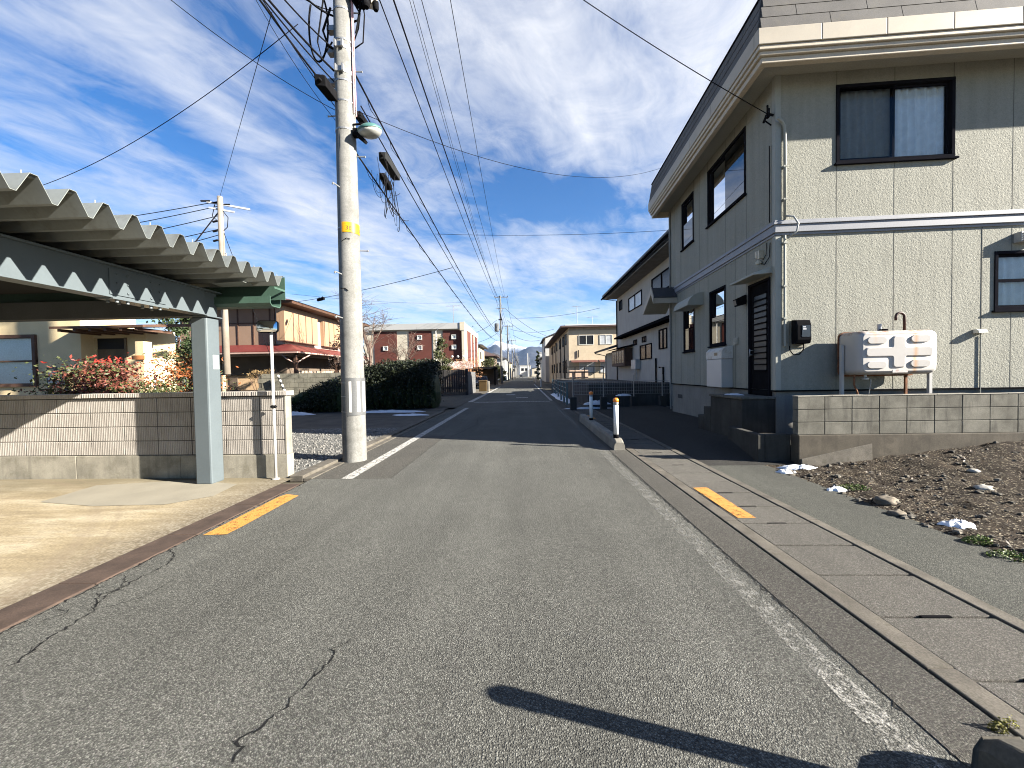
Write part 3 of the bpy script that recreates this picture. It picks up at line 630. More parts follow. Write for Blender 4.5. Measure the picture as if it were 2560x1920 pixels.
b = MB(); b.box(.36, .41, -.1985, -.196, 2.32, 2.345); b.box(.36, .42, -.1985, -.196, 2.28, 2.31); b.build('meter_label', pm('label_grey', (.3, .31, .33), .6), em)
b = MB(); b.tube([(.43, -.10, 2.03), (.43, -.10, 1.92), (.36, -.08, 1.83), (.27, -.06, 1.84), (.22, -.05, 1.92), (.22, -.04, 2.0)], .010, 7); b.build('cable', blackrubber, em, smooth=True)
b = MB(); b.tube([(3.525, -.014, .5), (3.525, -.014, 2.12)], .008, 7); b.build('thin_pipe', sidingplain, house); b = MB(); b.prism([(-.10, 2.15), (-.09, 2.20), (-.06, 2.225), (-.002, 2.23), (-.002, 2.15)], 'x', 3.40, 3.56); b.build('pipe_hood', pm('hood_cream', (.5, .48, .40), .5), house, bevel=.01)
b = MB(); b.tube([(-.03, 5.82, 6.9), (-.03, 5.82, .3)], .03, 8); b.build('downpipe', pm('downpipe_grey', (.2, .2, .19), .5), house)
# ================================================================ things round the house
# kerosene tank
tk = thing('kerosene_tank', 'white pressed steel kerosene tank with rust stains on legs against the siding', 'fuel tank', HO, HA)
k = NT('tank_enamel'); k.set(.45, 0, .45)
a = k.ramp(k.noise(3, 3), [(.3, (.37, .35, .325)), (.7, (.42, .40, .375))]); x, y, z = k.xyz()
tw = k.math('MULTIPLY', k.noise(2.2, 4), .05)
st = k.math('SUBTRACT', 1, k.math('DIVIDE', k.math('ABSOLUTE', k.math('SUBTRACT', k.math('ADD', x, tw), 1.935)), .05), True)
a = k.mix(k.math('MULTIPLY', st, .75), a, (.42, .22, .09))
st = k.math('SUBTRACT', 1, k.math('DIVIDE', k.math('ABSOLUTE', k.math('SUBTRACT', k.math('ADD', x, tw), 1.30)), .05), True); mr = k.n('ShaderNodeMapRange'); mr.inputs[1].default_value = 1.93; mr.inputs[2].default_value = 2.15; k.l(z, mr.inputs[0])
a = k.mix(k.math('MULTIPLY', k.math('MULTIPLY', st, mr.outputs[0]), .5), a, (.45, .27, .13))
mr = k.n('ShaderNodeMapRange'); mr.inputs[1].default_value = 2.15; mr.inputs[2].default_value = 2.205; k.l(k.math('ADD', z, k.math('MULTIPLY', k.noise(7, 4), .05)), mr.inputs[0])
a = k.mix(k.math('MULTIPLY', mr.outputs[0], k.ramp(k.noise(10, 4, .7), [(.42, 0), (.6, .9)])), a, (.20, .085, .04))
mr = k.n('ShaderNodeMapRange'); mr.inputs[1].default_value = 1.53; mr.inputs[2].default_value = 1.44; k.l(k.math('ADD', z, k.math('MULTIPLY', k.noise(6, 4), .07)), mr.inputs[0])
a = k.mix(k.math('MULTIPLY', mr.outputs[0], k.ramp(k.noise(8, 4, .7), [(.45, 0), (.62, .9)])), a, (.17, .075, .04)); k.col(a); tankm = k.m
def rrect(x0, x1, z0, z1, r, n=5):
    P = []
    for cx, cz, a0 in ((x1 - r, z0 + r, -90), (x1 - r, z1 - r, 0), (x0 + r, z1 - r, 90), (x0 + r, z0 + r, 180)):
        for i in range(n + 1): an = R(a0 + 90 * i / n); P.append((cx + r * math.cos(an), cz + r * math.sin(an)))
    return P
b = MB(); loops = []
for d, ins, r in ((.13, 0, .10), (.42, .004, .10), (.50, .015, .10), (.545, .04, .095), (.568, .07, .085), (.58, .105, .07)):
    loops.append([(x_, -d, z_) for x_, z_ in rrect(1.035 + ins * .55, 2.31 - ins * .7, 1.44 + ins * .6, 2.205 - ins * .6, r)])
n = len(loops[0]); b.v = [p for L_ in loops for p in L_]
for i in range(len(loops) - 1):
    for q in range(n): b.f.append((i * n + q, i * n + (q + 1) % n, (i + 1) * n + (q + 1) % n, (i + 1) * n + q))
b.f.append(tuple(range(n))[::-1]); b.f.append(tuple(range((len(loops) - 1) * n, len(loops) * n))); body = b.build('tank_body', tankm, tk, smooth=True)
md = body.modifiers.new('edge', 'EDGE_SPLIT'); md.split_angle = R(28)
def emboss(outline, cx, cz):
    b = MB(); n = len(outline); vs = [(x_, -.578, z_) for x_, z_ in outline] + [(cx + (x_ - cx) * .955, -.598, cz + (z_ - cz) * .88) for x_, z_ in outline]
    b.add(vs, [(i, (i + 1) % n, n + (i + 1) % n, n + i) for i in range(n)] + [tuple(range(n, 2 * n))]); b.build('pressed_panel', tankm, tk)
for cx, cz in ((1.305, 2.03), (1.995, 2.045), (1.30, 1.61), (1.99, 1.625)): emboss(rrect(cx - .155, cx + .155, cz - .062, cz + .062, .061, 8), cx, cz)
def plus(cx, cz, hw_, hh, ww, wh, r):
    P = []
    raw = [(cx + ww, cz - hh), (cx + ww, cz - wh), (cx + hw_, cz - wh), (cx + hw_, cz + wh), (cx + ww, cz + wh), (cx + ww, cz + hh), (cx - ww, cz + hh), (cx - ww, cz + wh), (cx - hw_, cz + wh), (cx - hw_, cz - wh), (cx - ww, cz - wh), (cx - ww, cz - hh)]
    for i, p in enumerate(raw):
        a_, c_ = Vector(raw[i - 1]), Vector(raw[(i + 1) % 12]); p = Vector(p); u = (a_ - p).normalized() * r; w_ = (c_ - p).normalized() * r
        for t in range(5): t /= 4; P.append(tuple((p + u) * (1 - t) ** 2 + p * 2 * t * (1 - t) + (p + w_) * t * t))
    return P
po_ = plus(1.655, 1.83, .535, .275, .105, .085, .05); pi_ = plus(1.655, 1.83, .515, .256, .085, .066, .045); n = len(po_)
b = MB(); b.add([(x_, -.578, z_) for x_, z_ in po_] + [(x_, -.598, z_) for x_, z_ in pi_], [(i, (i + 1) % n, n + (i + 1) % n, n + i) for i in range(n)] + [tuple(range(n, 2 * n))]); b.build('pressed_panel', tankm, tk)
b = MB(); b.prism(rrect(1.02, 2.325, 1.41, 2.22, .10), 'y', -.13, -.10); b.build('rear_flange', rust, tk)
b = MB(); b.box(.975, 1.02, -.26, -.21, .34, 1.98); b.build('leg', white, tk); b = MB(); b.box(2.10, 2.135, -.2, -.165, .34, 1.44); b.build('leg', rust, tk)
b = MB(); b.box(2.20, 2.245, -.52, -.47, .34, 1.48); b.tube([(2.235, -.49, 1.5), (2.24, -.47, 1.36), (2.32, -.4, 1.08), (2.35, -.38, .34)], .028, 8); b.build('leg', white, tk)
b = MB(); b.tube([(1.05, -.45, 1.45), (1.06, -.43, 1.27), (1.12, -.42, 1.14), (1.15, -.4, .9)], .014, 7); b.build('brace', rust, tk)
b = MB(); b.tube([(1.90, -.4, 2.19), (1.90, -.4, 2.44)] + [(1.83 + .07 * math.cos(R(a_)), -.4, 2.44 + .07 * math.sin(R(a_))) for a_ in (20, 45, 70, 90, 110, 135, 160, 180)] + [(1.76, -.4, 2.38)], .021, 10); b.build('vent_pipe', pm('dark_brown_pipe', (.055, .025, .02), .6), tk, smooth=True)
b = MB(); b.lathe([(.065, 2.185), (.065, 2.225), (.05, 2.235)], (1.56, -.4, 0), 14); b.build('filler_cap', black, tk); b = MB(); b.tube([(1.55, -.33, 2.19), (1.55, -.33, 2.33)], .032, 10); b.build('gauge', white, tk); b = MB(); b.lathe([(.05, 2.19), (.05, 2.212), (.03, 2.22)], (1.25, -.4, 0), 12); b.build('filler_cap', black, tk)
b = MB(); b.lathe([(.03, 1.36), (.05, 1.36), (.05, 1.39), (.02, 1.40), (.02, 1.46)], (1.25, -.42, 0), 10); b.tube([(1.17, -.42, 1.385), (1.3, -.42, 1.385), (1.34, -.42, 1.36), (1.34, -.42, 1.28), (1.32, -.4, 1.1)], .008, 6); b.build('drain_cock', galv, tk)
b = MB(); b.box(1.56, 1.80, -.5825, -.577, 1.475, 1.525); b.build('sticker', pm('peeled_sticker', (.50, .45, .42), .5, .1, 8, dirt=(.22, .1, .08)), tk)
# block wall with footing
bw = thing('block_wall', 'low grey concrete block wall of three courses in front of the kerosene tank', 'wall')
k = NT('weathered_block'); k.set(.92, 0, .2)
a = k.ramp(k.noise(2.6, 5, .65), [(.3, (.07, .066, .054)), (.5, (.115, .11, .092)), (.72, (.165, .157, .132))]); a = k.mix(k.ramp(k.noise(1, 5, .7, k.map((7, 7, 1.1))), [(.5, 0), (.7, .75)]), a, (.035, .033, .029)); k.col(k.mix(1, a, k.ramp(k.noise(80, 2), [(.3, .85), (.7, 1.12)]), 'MULTIPLY')); k.bump(k.noise(75, 4), .45, .004); blockm = k.m
footm = pm('brown_stained_footing', (.062, .053, .040), .93, .4, 2.2, 60, .15, .4, 70, dirt=(.028, .023, .017), streak=.6)
b = MB(); rs = random.Random(4)
for c in range(3):
    z0 = .485 + c * .207; x0 = 4.45
    while x0 < 12: b.box(x0 + .004, x0 + .428, 6.40 - rs.uniform(0, .003), 6.52, z0 + .004, z0 + .203); x0 += .432
b.build('blocks', blockm, bw, bevel=.006)
b = MB(); b.box(4.455, 12, 6.408, 6.515, .485, 1.105); b.build('mortar', pm('mortar', (.06, .058, .05), .95), bw); b = MB(); b.box(4.45, 12, 6.37, 6.56, -.2, .485); b.hexa([(4.45, 6.28, -.2), (5.6, 6.33, -.2), (5.6, 6.37, -.2), (4.45, 6.37, -.2), (4.45, 6.32, .14), (5.6, 6.36, .36), (5.6, 6.37, .36), (4.45, 6.37, .14)]) if 0 else b; b.build('footing', footm, bw, bevel=.012); b = MB(); b.hexa([(4.47, 6.30, -.2), (5.6, 6.34, -.2), (5.6, 6.368, -.2), (4.47, 6.368, -.2), (4.47, 6.33, .10), (5.6, 6.355, .34), (5.6, 6.368, .34), (4.47, 6.368, .10)]); b.build('render_patch', kerbconc, bw, bevel=.01)
b = MB(); x0 = 4.45
for i in range(14): b.box(x0 + i * .55, x0 + i * .55 + .548, 6.392, 6.528, 1.1075, 1.122 + .004 * math.sin(i * 2.1)); 
b.build('capping', conc, bw, bevel=.004)
shadeconc = pm('shade_dark_concrete', (.034, .033, .029), .95, .35, 2.6, 60, .15, .4, 70, dirt=(.02, .02, .017), streak=.6)  # shade put into the near-black base colour, with stains over it
lw = thing('retaining_wall', 'low dark stained concrete retaining wall round the house corner by the forecourt', 'wall')
b = MB(); b.hexa([(3.90, 6.55, -.2), (4.02, 6.55, -.2), (4.16, 7.75, -.2), (4.04, 7.75, -.2), (3.90, 6.55, .475), (4.02, 6.55, .475), (4.16, 7.75, .455), (4.04, 7.75, .455)]); b.box(4.022, 4.447, 6.55, 6.68, -.2, .475); b.build('wall_body', shadeconc, lw, bevel=.012)
b = MB(); b.quad((4.02, 6.67, .36), (4.75, 6.67, .36), (4.75, 7.4, .36), (4.16, 7.6, .36)); b.build('soil', yardm, lw)
st = thing('concrete_steps', 'stained concrete landing with steps going up to the side door', 'steps')
b = MB(); b.box(4.15, 4.78, 7.45, 8.70, -.1, 1.0); b.box(4.15, 4.80, 8.702, 9.03, -.1, .75); b.box(4.15, 4.82, 9.032, 9.32, -.1, .53); b.build('landing', shadeconc, st, bevel=.012)
b = MB(); b.box(4.12, 4.77, 7.43, 8.71, 1.002, 1.05); b.build('landing_slab', concdark, st, bevel=.01)
snowpatch(4.42, 8.2, .16, .22, 1.051, 'thin snow left on the concrete landing by the door', 21, .02)
# kerb blocks with marker posts
def marker(x, y, lab, h=.93):
    t = thing('marker_post', lab, 'marker post', (x, y, 0), 0, 'white marker posts on the gutter kerb')
    b = MB(); b.lathe([(.058, .2), (.058, .29), (.05, .295)], n=16); b.build('base_ring', black, t, smooth=True)
    b = MB(); b.lathe([(.049, .29), (.049, .90)], n=16); b.build('post', pm('post_white', (.72, .72, .70), .45, .06, 4), t, smooth=True)
    b = MB(); b.lathe([(.048, .902), (.055, .91), (.057, .945), (.053, .95)], n=16); b.build('collar', galv, t, smooth=True)
    b = MB(); b.lathe([(.02, .948), (.052, .958), (.060, .985), (.056, 1.015), (.035, 1.038), (.0, 1.045)], n=16); b.build('reflector', orangeref, t, smooth=True); return t
def kerbblock(xc, y0, y1, endsouth, lab, m_):
    b = MB(); prof = [(-.115, 0), (-.105, .17), (-.075, .235), (.075, .235), (.105, .17), (.115, 0)]; ys = [y0, y0 + .05, y0 + .12, y0 + .25] if endsouth else [y0, y0 + .1, y0 + .2]
    ys += [(y0 + y1) / 2]; ys += [y1] if endsouth else [y1 - .2, y1 - .10, y1 - .04, y1]
    loops = []
    for y in ys:
        e = (y - y0) if endsouth else (y1 - y); s_ = .62 + .38 * min(1, e / .2) ** .5; loops.append([(xc + q[0] * (.85 + .15 * min(1, e / .15)), y, q[1] * s_) for q in prof])
    n = len(prof); b.v = [p for l_ in loops for p in l_]
    for i in range(len(loops) - 1):
        for q in range(n): b.f.append((i * n + q, i * n + (q + 1) % n, (i + 1) * n + (q + 1) % n, (i + 1) * n + q))
    b.f += [tuple(range(n)), tuple(range((len(loops) - 1) * n, len(loops) * n))[::-1]]
    return tag(b.build('kerb_block', m_, bevel=.012), lab, 'kerb')
kerbblock(1.89, 7.72, 12.5, True, 'raised concrete kerb carrying two white marker posts beside the gutter', conc)
kb = kerbblock(1.77, -2.2, 1.47, False, 'dark rounded kerb end poking in at the frame corner', concdark)
marker(1.87, 7.92, 'nearer white marker post with orange reflector at the kerb end'); marker(1.88, 10.9, 'further white marker post with orange reflector in the shade'); marker(1.78, 1.27, 'marker post whose long shadow crosses the foreground road').scale = (1, 1, .89)
# ================================================================ LEFT: CARPORT
cp = thing('carport', 'blue grey steel carport with folded plate roof at the left roadside', 'carport', (0, 0, 0))
b = MB(); b.box(-4.89, -4.645, 5.515, 5.76, 0, 2.48); b.build('post', greysteel, cp, bevel=.022)
b = MB(); b.box(-9.9, -9.65, 5.515, 5.76, 0, 2.48); b.build('post', greysteel, cp, bevel=.022); b = MB(); b.box(-4.89, -4.645, -3.2, -2.95, 0, 2.48); b.build('post', greysteel, cp, bevel=.02)
b = MB(); b.box(-4.91, -4.605, 5.50, 5.78, 2.482, 2.50); b.box(-4.86, -4.665, 5.52, 5.75, 2.502, 2.86); b.build('post_cap', greysteel, cp, bevel=.006)
b = MB(); b.box(-4.665, -4.645, -4, 5.50, 2.512, 2.86); b.box(-4.80, -4.61, -4, 5.50, 2.50, 2.512); b.box(-4.80, -4.60, -4, 5.78, 2.86, 2.88); b.build('beam', greysteel, cp, bevel=.003)
b = MB(); b.box(-4.643, -4.632, 4.20, 4.88, 2.54, 2.83); b.box(-4.80, -4.60, 4.2, 4.88, 2.486, 2.499)
for yy in (4.28, 4.40, 4.68, 4.80):
    for zz in (2.58, 2.68, 2.78): b.lathe([(.014, 0), (.014, .012), (.006, .014)], (-4.632, yy, zz), 6, Matrix.Rotation(R(90), 3, 'Y'))
    for xx in (-4.64, -4.75): b.lathe([(.016, -.03), (.016, 0)], (xx, yy, 2.486), 6)
b.box(-4.6425, -4.636, 4.52, 4.53, 2.51, 2.86); b.build('splice_plate', greysteel, cp)
b = MB(); b.box(-9.9, -4.9, 5.55, 5.73, 2.50, 2.76); b.box(-9.8, -4.81, .4, .55, 2.55, 2.8); b.box(-9.8, -4.81, 2.9, 3.05, 2.55, 2.8); b.box(-9.9, -9.7, -4, 5.5, 2.5, 2.86); b.build('cross_beam', pm('shade_dark_steel', (.045, .05, .055), .7, .15, 3), cp, bevel=.004)  # cross beams get a darker steel colour that paints in the under-roof shade
b = MB(); b.box(-10.1, -4.82, -4, 5.54, 2.885, 2.895); b.build('roof_shade_sheet', pm('painted_roof_shade', (.012, .012, .012), .95), cp)  # black sheet added under the roof to darken its shaded inside
b = MB(); PT = .2525; prof = []; y = 3.10 - PT * 28
while y < 5.9: prof += [(y - .024, 3.137), (y + .024, 3.137), (y + PT / 2 - .018, 2.965), (y + PT / 2 + .018, 2.965)]; y += PT
prof = prof[:-2]
XR, XL = -3.70, -10.2
vs = [(XR, p[0], p[1]) for p in prof] + [(XL, p[0], p[1]) for p in prof]; n = len(prof)
b.add(vs, [(i, i + 1, n + i + 1, n + i) for i in range(n - 1)]); b.build('roof_sheet', roofsteel, cp, solid=.004)
b = MB(); y = 3.10 - PT * 28; i = 0
while y < 5.9:
    if i % 2: b.lathe([(.009, 3.14), (.009, 3.15), (.004, 3.152), (.004, 3.175)], (-3.80, y, 0), 6)
    b.hexa([(-3.765, y - .034, 3.119), (-3.735, y - .034, 3.119), (-3.735, y + .034, 3.119), (-3.765, y + .034, 3.119), (-3.765, y - .026, 3.132), (-3.735, y - .026, 3.132), (-3.735, y + .026, 3.132), (-3.765, y + .026, 3.132)]); y += PT; i += 1
b.build('ridge_bolt', roofsteel, cp)
b = MB(); b.box(-10.2, XR - .002, 5.915, 5.925, 2.78, 3.13); b.box(XR - .012, XR, 5.66, 5.913, 2.90, 2.93) ; b.build('end_flashing', greensteel, cp)
b = MB(); b.prism([(5.70, 2.80), (5.70, 2.70), (5.74, 2.655), (5.93, 2.655), (5.96, 2.70), (5.96, 2.80), (5.95, 2.80), (5.95, 2.705), (5.925, 2.667), (5.745, 2.667), (5.712, 2.705), (5.712, 2.80)], 'x', -10.2, -3.80); b.build('gutter_channel', greensteel, cp)
b = MB(); b.hexa([(-4.45, 5.4, 2.93), (-4.0, 5.4, 2.95), (-4.0, 5.62, 2.95), (-4.45, 5.62, 2.93), (-4.45, 5.4, 2.936), (-4.0, 5.4, 2.956), (-4.0, 5.62, 2.956), (-4.45, 5.62, 2.936)]); b.build('bracket', roofsteel, cp)
b = MB(); b.box(-4.644, -4.6425, 5.615, 5.725, 1.715, 1.925); b.build('notice', pm('notice_paper', (.45, .45, .44), .6, .02), cp)
b = MB()
for i, (zz, w0, w1) in enumerate(((1.895, .645, .685), (1.885, .665, .71), (1.868, .66, .667), (1.858, .695, .70), (1.845, .655, .705))): b.box(-4.6424, -4.642, 5 + w0, 5 + w1, zz, zz + .004)
b.build('notice_writing', pm('grey_lettering', (.35, .35, .35), .7), cp)
# mirror on pole
mp = thing('mirror_pole', 'small convex mirror on a thin white pole at the end of the ribbed block wall', 'mirror')
b = MB(); b.tube([(-3.84, 5.765, .0), (-3.845, 5.765, 2.28)], .021, 12); b.build('pole', white, mp, smooth=True)
b = MB(); b.lathe([(.05, 0), (.055, .012), (.025, .018)], (-3.84, 5.765, .006), 14); b.build('base', white, mp); b = MB(); b.lathe([(.03, 1.10), (.03, 1.15)], (-3.842, 5.765, 0), 12); b.box(-3.88, -3.80, 5.74, 5.79, 1.112, 1.138); b.build('clamp', black, mp)
mr3 = Matrix.Rotation(R(10), 3, 'Z') @ Matrix.Rotation(R(-4), 3, 'X'); mc = Vector((-3.865, 5.72, 2.345))
def rr(w, h, r, y): return [mc + mr3 @ Vector((p[0], y, p[1])) for p in rrect(-w, w, -h, h, r, 6)]
b = MB(); o1, o2, o3 = rr(.15, .09, .045, -.012), rr(.15, .09, .045, .03), rr(.11, .06, .04, .06); n = len(o1); b.add(o1 + o2 + o3, [(i, (i + 1) % n, n + (i + 1) % n, n + i) for i in range(n)] + [(n + i, n + (i + 1) % n, 2 * n + (i + 1) % n, 2 * n + i) for i in range(n)] + [tuple(range(2 * n, 3 * n))]); b.tube([mc + Vector((.02, .05, -.03)), (-3.845, 5.765, 2.22)], .014); b.build('mirror_housing', black, mp)
b = MB(); nn, mm = 16, 8; vs = []; 
for j in range(mm + 1):
    for p in rrect(-.143, .143, -.083, .083, .042, 6):
        t = j / mm; q = Vector((p[0] * t, 0, p[1] * t)); vs.append(mc + mr3 @ Vector((q.x, -.013 - .022 * (1 - (q.x / .143) ** 2 * .6 - (q.z / .083) ** 2 * .4), q.z)))
n = len(rrect(-.1, .1, -.1, .1, .02, 6))
b.add(vs, [(j * n + i, j * n + (i + 1) % n, (j + 1) * n + (i + 1) % n, (j + 1) * n + i) for j in range(mm) for i in range(n)]); b.build('mirror_glass', mirrorm, mp, smooth=True)
# ribbed block wall: slightly turned so it runs from (-12, 6.02) to (-3.71, 5.86)
rw = thing('ribbed_block_wall', 'long garden wall of vertically ribbed concrete blocks on a smooth concrete base', 'wall', (-3.71, 5.86, 0), R(-1.0))
k = NT('ribbed_block'); k.set(.92, 0, .2); a = k.ramp(k.noise(3, 5, .6), [(.3, (.26, .238, .212)), (.7, (.335, .31, .28))])
wv = k.n('ShaderNodeTexWave'); wv.bands_direction = 'X'; wv.inputs['Scale'].default_value = 2 * math.pi / .034 / 20 * 1.0; wv.inputs['Distortion'].default_value = .35; wv.inputs['Detail'].default_value = 2; wv.inputs['Detail Scale'].default_value = 6; k.l(k.P, wv.inputs[0])
a = k.mix(k.ramp(k.noise(1, 5, .7, k.map((9, 9, 1.4))), [(.56, 0), (.74, .5)]), a, (.10, .09, .08)); k.col(k.mix(1, a, k.ramp(k.noise(90, 2), [(.3, .9), (.7, 1.08)]), 'MULTIPLY')); k.bump(k.noise(90, 3), .3, .004); ribm = k.m
b = MB(); rs = random.Random(8)
for c in range(4):
    z0 = .375 + c * .2265; x1 = -.008 - (0 if c % 2 else 0)
    x1 = -.03
    first = True
    while x1 > -9:
        w = .40 if first else .56; first = False; x0 = x1 - w + .014
        b.box(x0, x1, .0, .13, z0 + .005, z0 + .2215); q = x0 + .004
        while q < x1 - .015: b.box(q, q + .016, -.006, .001, z0 + .008, z0 + .2185); q += .0292
        x1 -= w
b.build('blocks', ribm, rw)
b = MB(); b.box(-9, -.032, .005, .125, .37, 1.29); b.build('mortar', pm('mortar_grey', (.035, .03, .026), .95), rw); b = MB(); b.box(-.029, .0, -.008, .138, .372, 1.285); b.build('end_face', conc, rw, bevel=.006)
b = MB(); x1 = .03
while x1 > -9:
    b.box(x1 - .552, x1, -.035, .165, 1.292, 1.362); q = x1 - .54
    while q < x1 - .02: b.box(q, q + .016, -.040, -.034, 1.296, 1.358); q += .0292
    x1 -= .56
b.build('capping', ribm, rw, bevel=.003)
b = MB(); x1 = .01
while x1 > -9: b.box(x1 - 1.74, x1, -.02, .15, -.1, .37); x1 -= 1.745
b.build('footing', pm('footing_concrete', (.22, .204, .165), .9, .3, 2.4, 60, .12, .35, 70, dirt=(.12, .11, .08), streak=.6), rw, bevel=.008)
# shrubs behind the wall
def shrub(name, lab, cat, cx, cy, z0, z1, rx, ry, n, mats, stems, size=.055, group=None, seed=1, clumps=34, asp=.42):
    t = thing(name, lab, cat, (cx, cy, 0), 0, group); rs = random.Random(seed)
    C_ = []
    for i in range(clumps):
        a = rs.uniform(0, 6.28); q = math.sqrt(rs.random()); h = rs.random()
        C_.append((rx * q * math.cos(a), ry * q * math.sin(a), z0 + (z1 - z0) * (h ** .8) * (1 - .35 * q), rs.uniform(.55, 1.1)))
    parts = [MB() for _ in mats]
    for i in range(n):
        c = rs.choice(C_); s_ = (z1 - z0) * .11 * c[3] + .02
        p = (c[0] + rs.gauss(0, s_ * 1.25), c[1] + rs.gauss(0, s_ * 1.25), c[2] + rs.gauss(0, s_ * .6)); w = mats[1:] and rs.random()
        ti = min(range(len(mats)), key=lambda q_: abs(q_ / max(1, len(mats) - 1) - min(.99, max(0, (p[2] - z0) / (z1 - z0) * .55 + .45 * ((C_.index(c) * 37 % 11) / 10)))))
        parts[ti].leaf(p, size * rs.uniform(.6, 1.35), asp)
    for q, m_ in zip(parts, mats):
        if q.v: q.build('foliage', m_, t)
    b = MB()
    for i in range(stems):
        c = C_[i % len(C_)]; b.tube([(c[0] * .25, c[1] * .25, 0), (c[0] * .6, c[1] * .6, c[2] * .6), (c[0], c[1], c[2])], [.014, .010, .005], 5)
    b.build('stem', browntrim, t); return t
lg = leafmat('dark_green_leaf', [(.3, (.02, .03, .012)), (.55, (.055, .065, .022)), (.72, (.16, .15, .05))], 12)
ly = leafmat('yellow_green_leaf', [(.3, (.045, .05, .015)), (.55, (.15, .14, .03)), (.72, (.32, .26, .06))], 12)
lr = leafmat('scarlet_leaf', [(.3, (.07, .010, .008)), (.55, (.26, .022, .015)), (.72, (.42, .05, .02))], 12)
lm_ = leafmat('maroon_leaf', [(.3, (.045, .014, .012)), (.55, (.12, .035, .025)), (.72, (.23, .08, .04))], 12)
lo = leafmat('rust_leaf', [(.3, (.08, .025, .012)), (.55, (.24, .075, .022)), (.72, (.42, .17, .05))], 12)
shrub('nandina', 'bushy nandina with scarlet tips against the cream wall', 'shrub', -8.35, 7.3, .5, 2.08, .60, .45, 10500, [lg, lg, lm_, lg, lm_, lr], 26, .074, 'red leaved nandina shrubs', 3, 30)
shrub('nandina', 'low yellow green nandina between the scarlet one and the gate post', 'shrub', -7.45, 7.35, .4, 1.72, .40, .35, 3200, [lg, ly, lg, lm_, lg], 14, .07, 'red leaved nandina shrubs', 4, 24)
shrub('nandina', 'rust red nandina next to the carport post', 'shrub', -7.45, 8.15, .5, 2.26, .50, .42, 7500, [lg, lm_, lo, lg, lo, lr], 18, .072, 'red leaved nandina shrubs', 5, 28)
shrub('nandina', 'thin arching nandina spray reaching left over the gas meter', 'shrub', -9.05, 7.25, 1.0, 2.16, .30, .25, 420, [lm_, lg, lm_], 9, .06, 'red leaved nandina shrubs', 6, 13)
# trees and evergreen crowns
def tree(name, lab, cat, x, y, z0, z1, r, n, m_, size=.16, trunk=.12, seed=2, group=None, clumps=40, taper=.0, ry=None, asp=.5):
    t = thing(name, lab, cat, (x, y, 0), 0, group); rs = random.Random(seed); b = MB(); C_ = []; ry = ry or r
    for i in range(clumps):
        h = rs.random(); a = rs.uniform(0, 6.28); q = (rs.random() ** .5) * (1 - taper * h) * (math.sin(math.pi * min(1, .18 + .82 * h)) ** .4 if not taper else 1)
        C_.append((r * q * math.cos(a), ry * q * math.sin(a), z0 + (z1 - z0) * h, rs.uniform(.6, 1.2)))
    for i in range(n):
        c = rs.choice(C_); s_ = r * .17 * c[3]; b.leaf((c[0] + rs.gauss(0, s_), c[1] + rs.gauss(0, s_), c[2] + rs.gauss(0, s_ * .8)), size * rs.uniform(.6, 1.3), asp)
    b.build('crown', m_, t); b = MB(); b.tube([(0, 0, 0), (.03, 0, z0 * .7 + z1 * .15), (0, .02, z1 * .8)], [trunk, trunk * .7, trunk * .25], 8)
    for c in C_[:12]: b.tube([(0, 0, max(.2, c[2] * .7)), (c[0] * .8, c[1] * .8, c[2])], [trunk * .3, trunk * .1], 5)
    b.build('trunk', browntrim, t); return t
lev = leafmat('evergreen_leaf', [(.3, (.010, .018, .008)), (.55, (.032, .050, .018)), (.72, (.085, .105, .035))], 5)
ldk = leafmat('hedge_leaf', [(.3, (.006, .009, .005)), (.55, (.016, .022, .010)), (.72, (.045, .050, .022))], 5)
lol = leafmat('olive_leaf', [(.3, (.018, .024, .010)), (.55, (.05, .058, .020)), (.72, (.14, .13, .05))], 5)
tree('evergreen_tree', 'dense dark evergreen tree behind the cream house porch', 'tree', -12.9, 14.0, .6, 4.0, .9, 8000, lev, .13, .1, 7, None, 40)
tree('evergreen_tree', 'loose olive evergreen rising over the dark board fence', 'tree', -7.0, 33.0, 1.6, 4.75, 1.0, 5200, lol, .15, .08, 8, None, 30)
# hedge: dark, wide, and the boulder-shaped clipped bush
def hedge(name, lab, x0, x1, y0, y1, h, n, m_, size, seed, shape):
    t = thing(name, lab, 'hedge'); rs = random.Random(seed); b = MB()
    for i in range(n):
        x, y = rs.uniform(x0, x1), rs.uniform(y0, y1); top = shape(x, y) * (1 + .10 * mnoise.noise(Vector((x * 1.3, y * 1.3, seed))) + .07 * mnoise.noise(Vector((x * 4, y * 4, seed))))
        u = rs.random() ** .45; z = top * u + rs.gauss(0, .03); b.leaf((x, y, max(.02, z)), size * rs.uniform(.6, 1.3), .5)
    b.build('foliage', m_, t)
    b = MB()
    for i in range(12): x = x0 + (x1 - x0) * (i + .5) / 12; b.tube([(x, (y0 + y1) / 2, 0), (x + .1, (y0 + y1) / 2, h * .7)], [.04, .015], 5)
    b.build('stem', browntrim, t)
    c = MB(); N = 16
    for i in range(N):
        x = x0 + (x1 - x0) * (i + .5) / N; c.rock((x, (y0 + y1) / 2, h * .36), (x1 - x0) / N * .9, (y1 - y0) * .36, shape(x, (y0 + y1) / 2) * .44, i, 8, 6, .3)
    c.build('inner_twigs', lev, t); return t
hedge('hedge', 'broad dark clipped hedge in the shade beside the road', -8.7, -4.25, 17.5, 20.2, 2.2, 30000, ldk, .11, 5, lambda x, y: (1.95 + .35 * max(0, min(1, (x + 8) / 2))) * max(.15, min(1, (x + 8.9) / .6, (-4.05 - x) / .35, (y - 17.25) / .35)) ** .5)
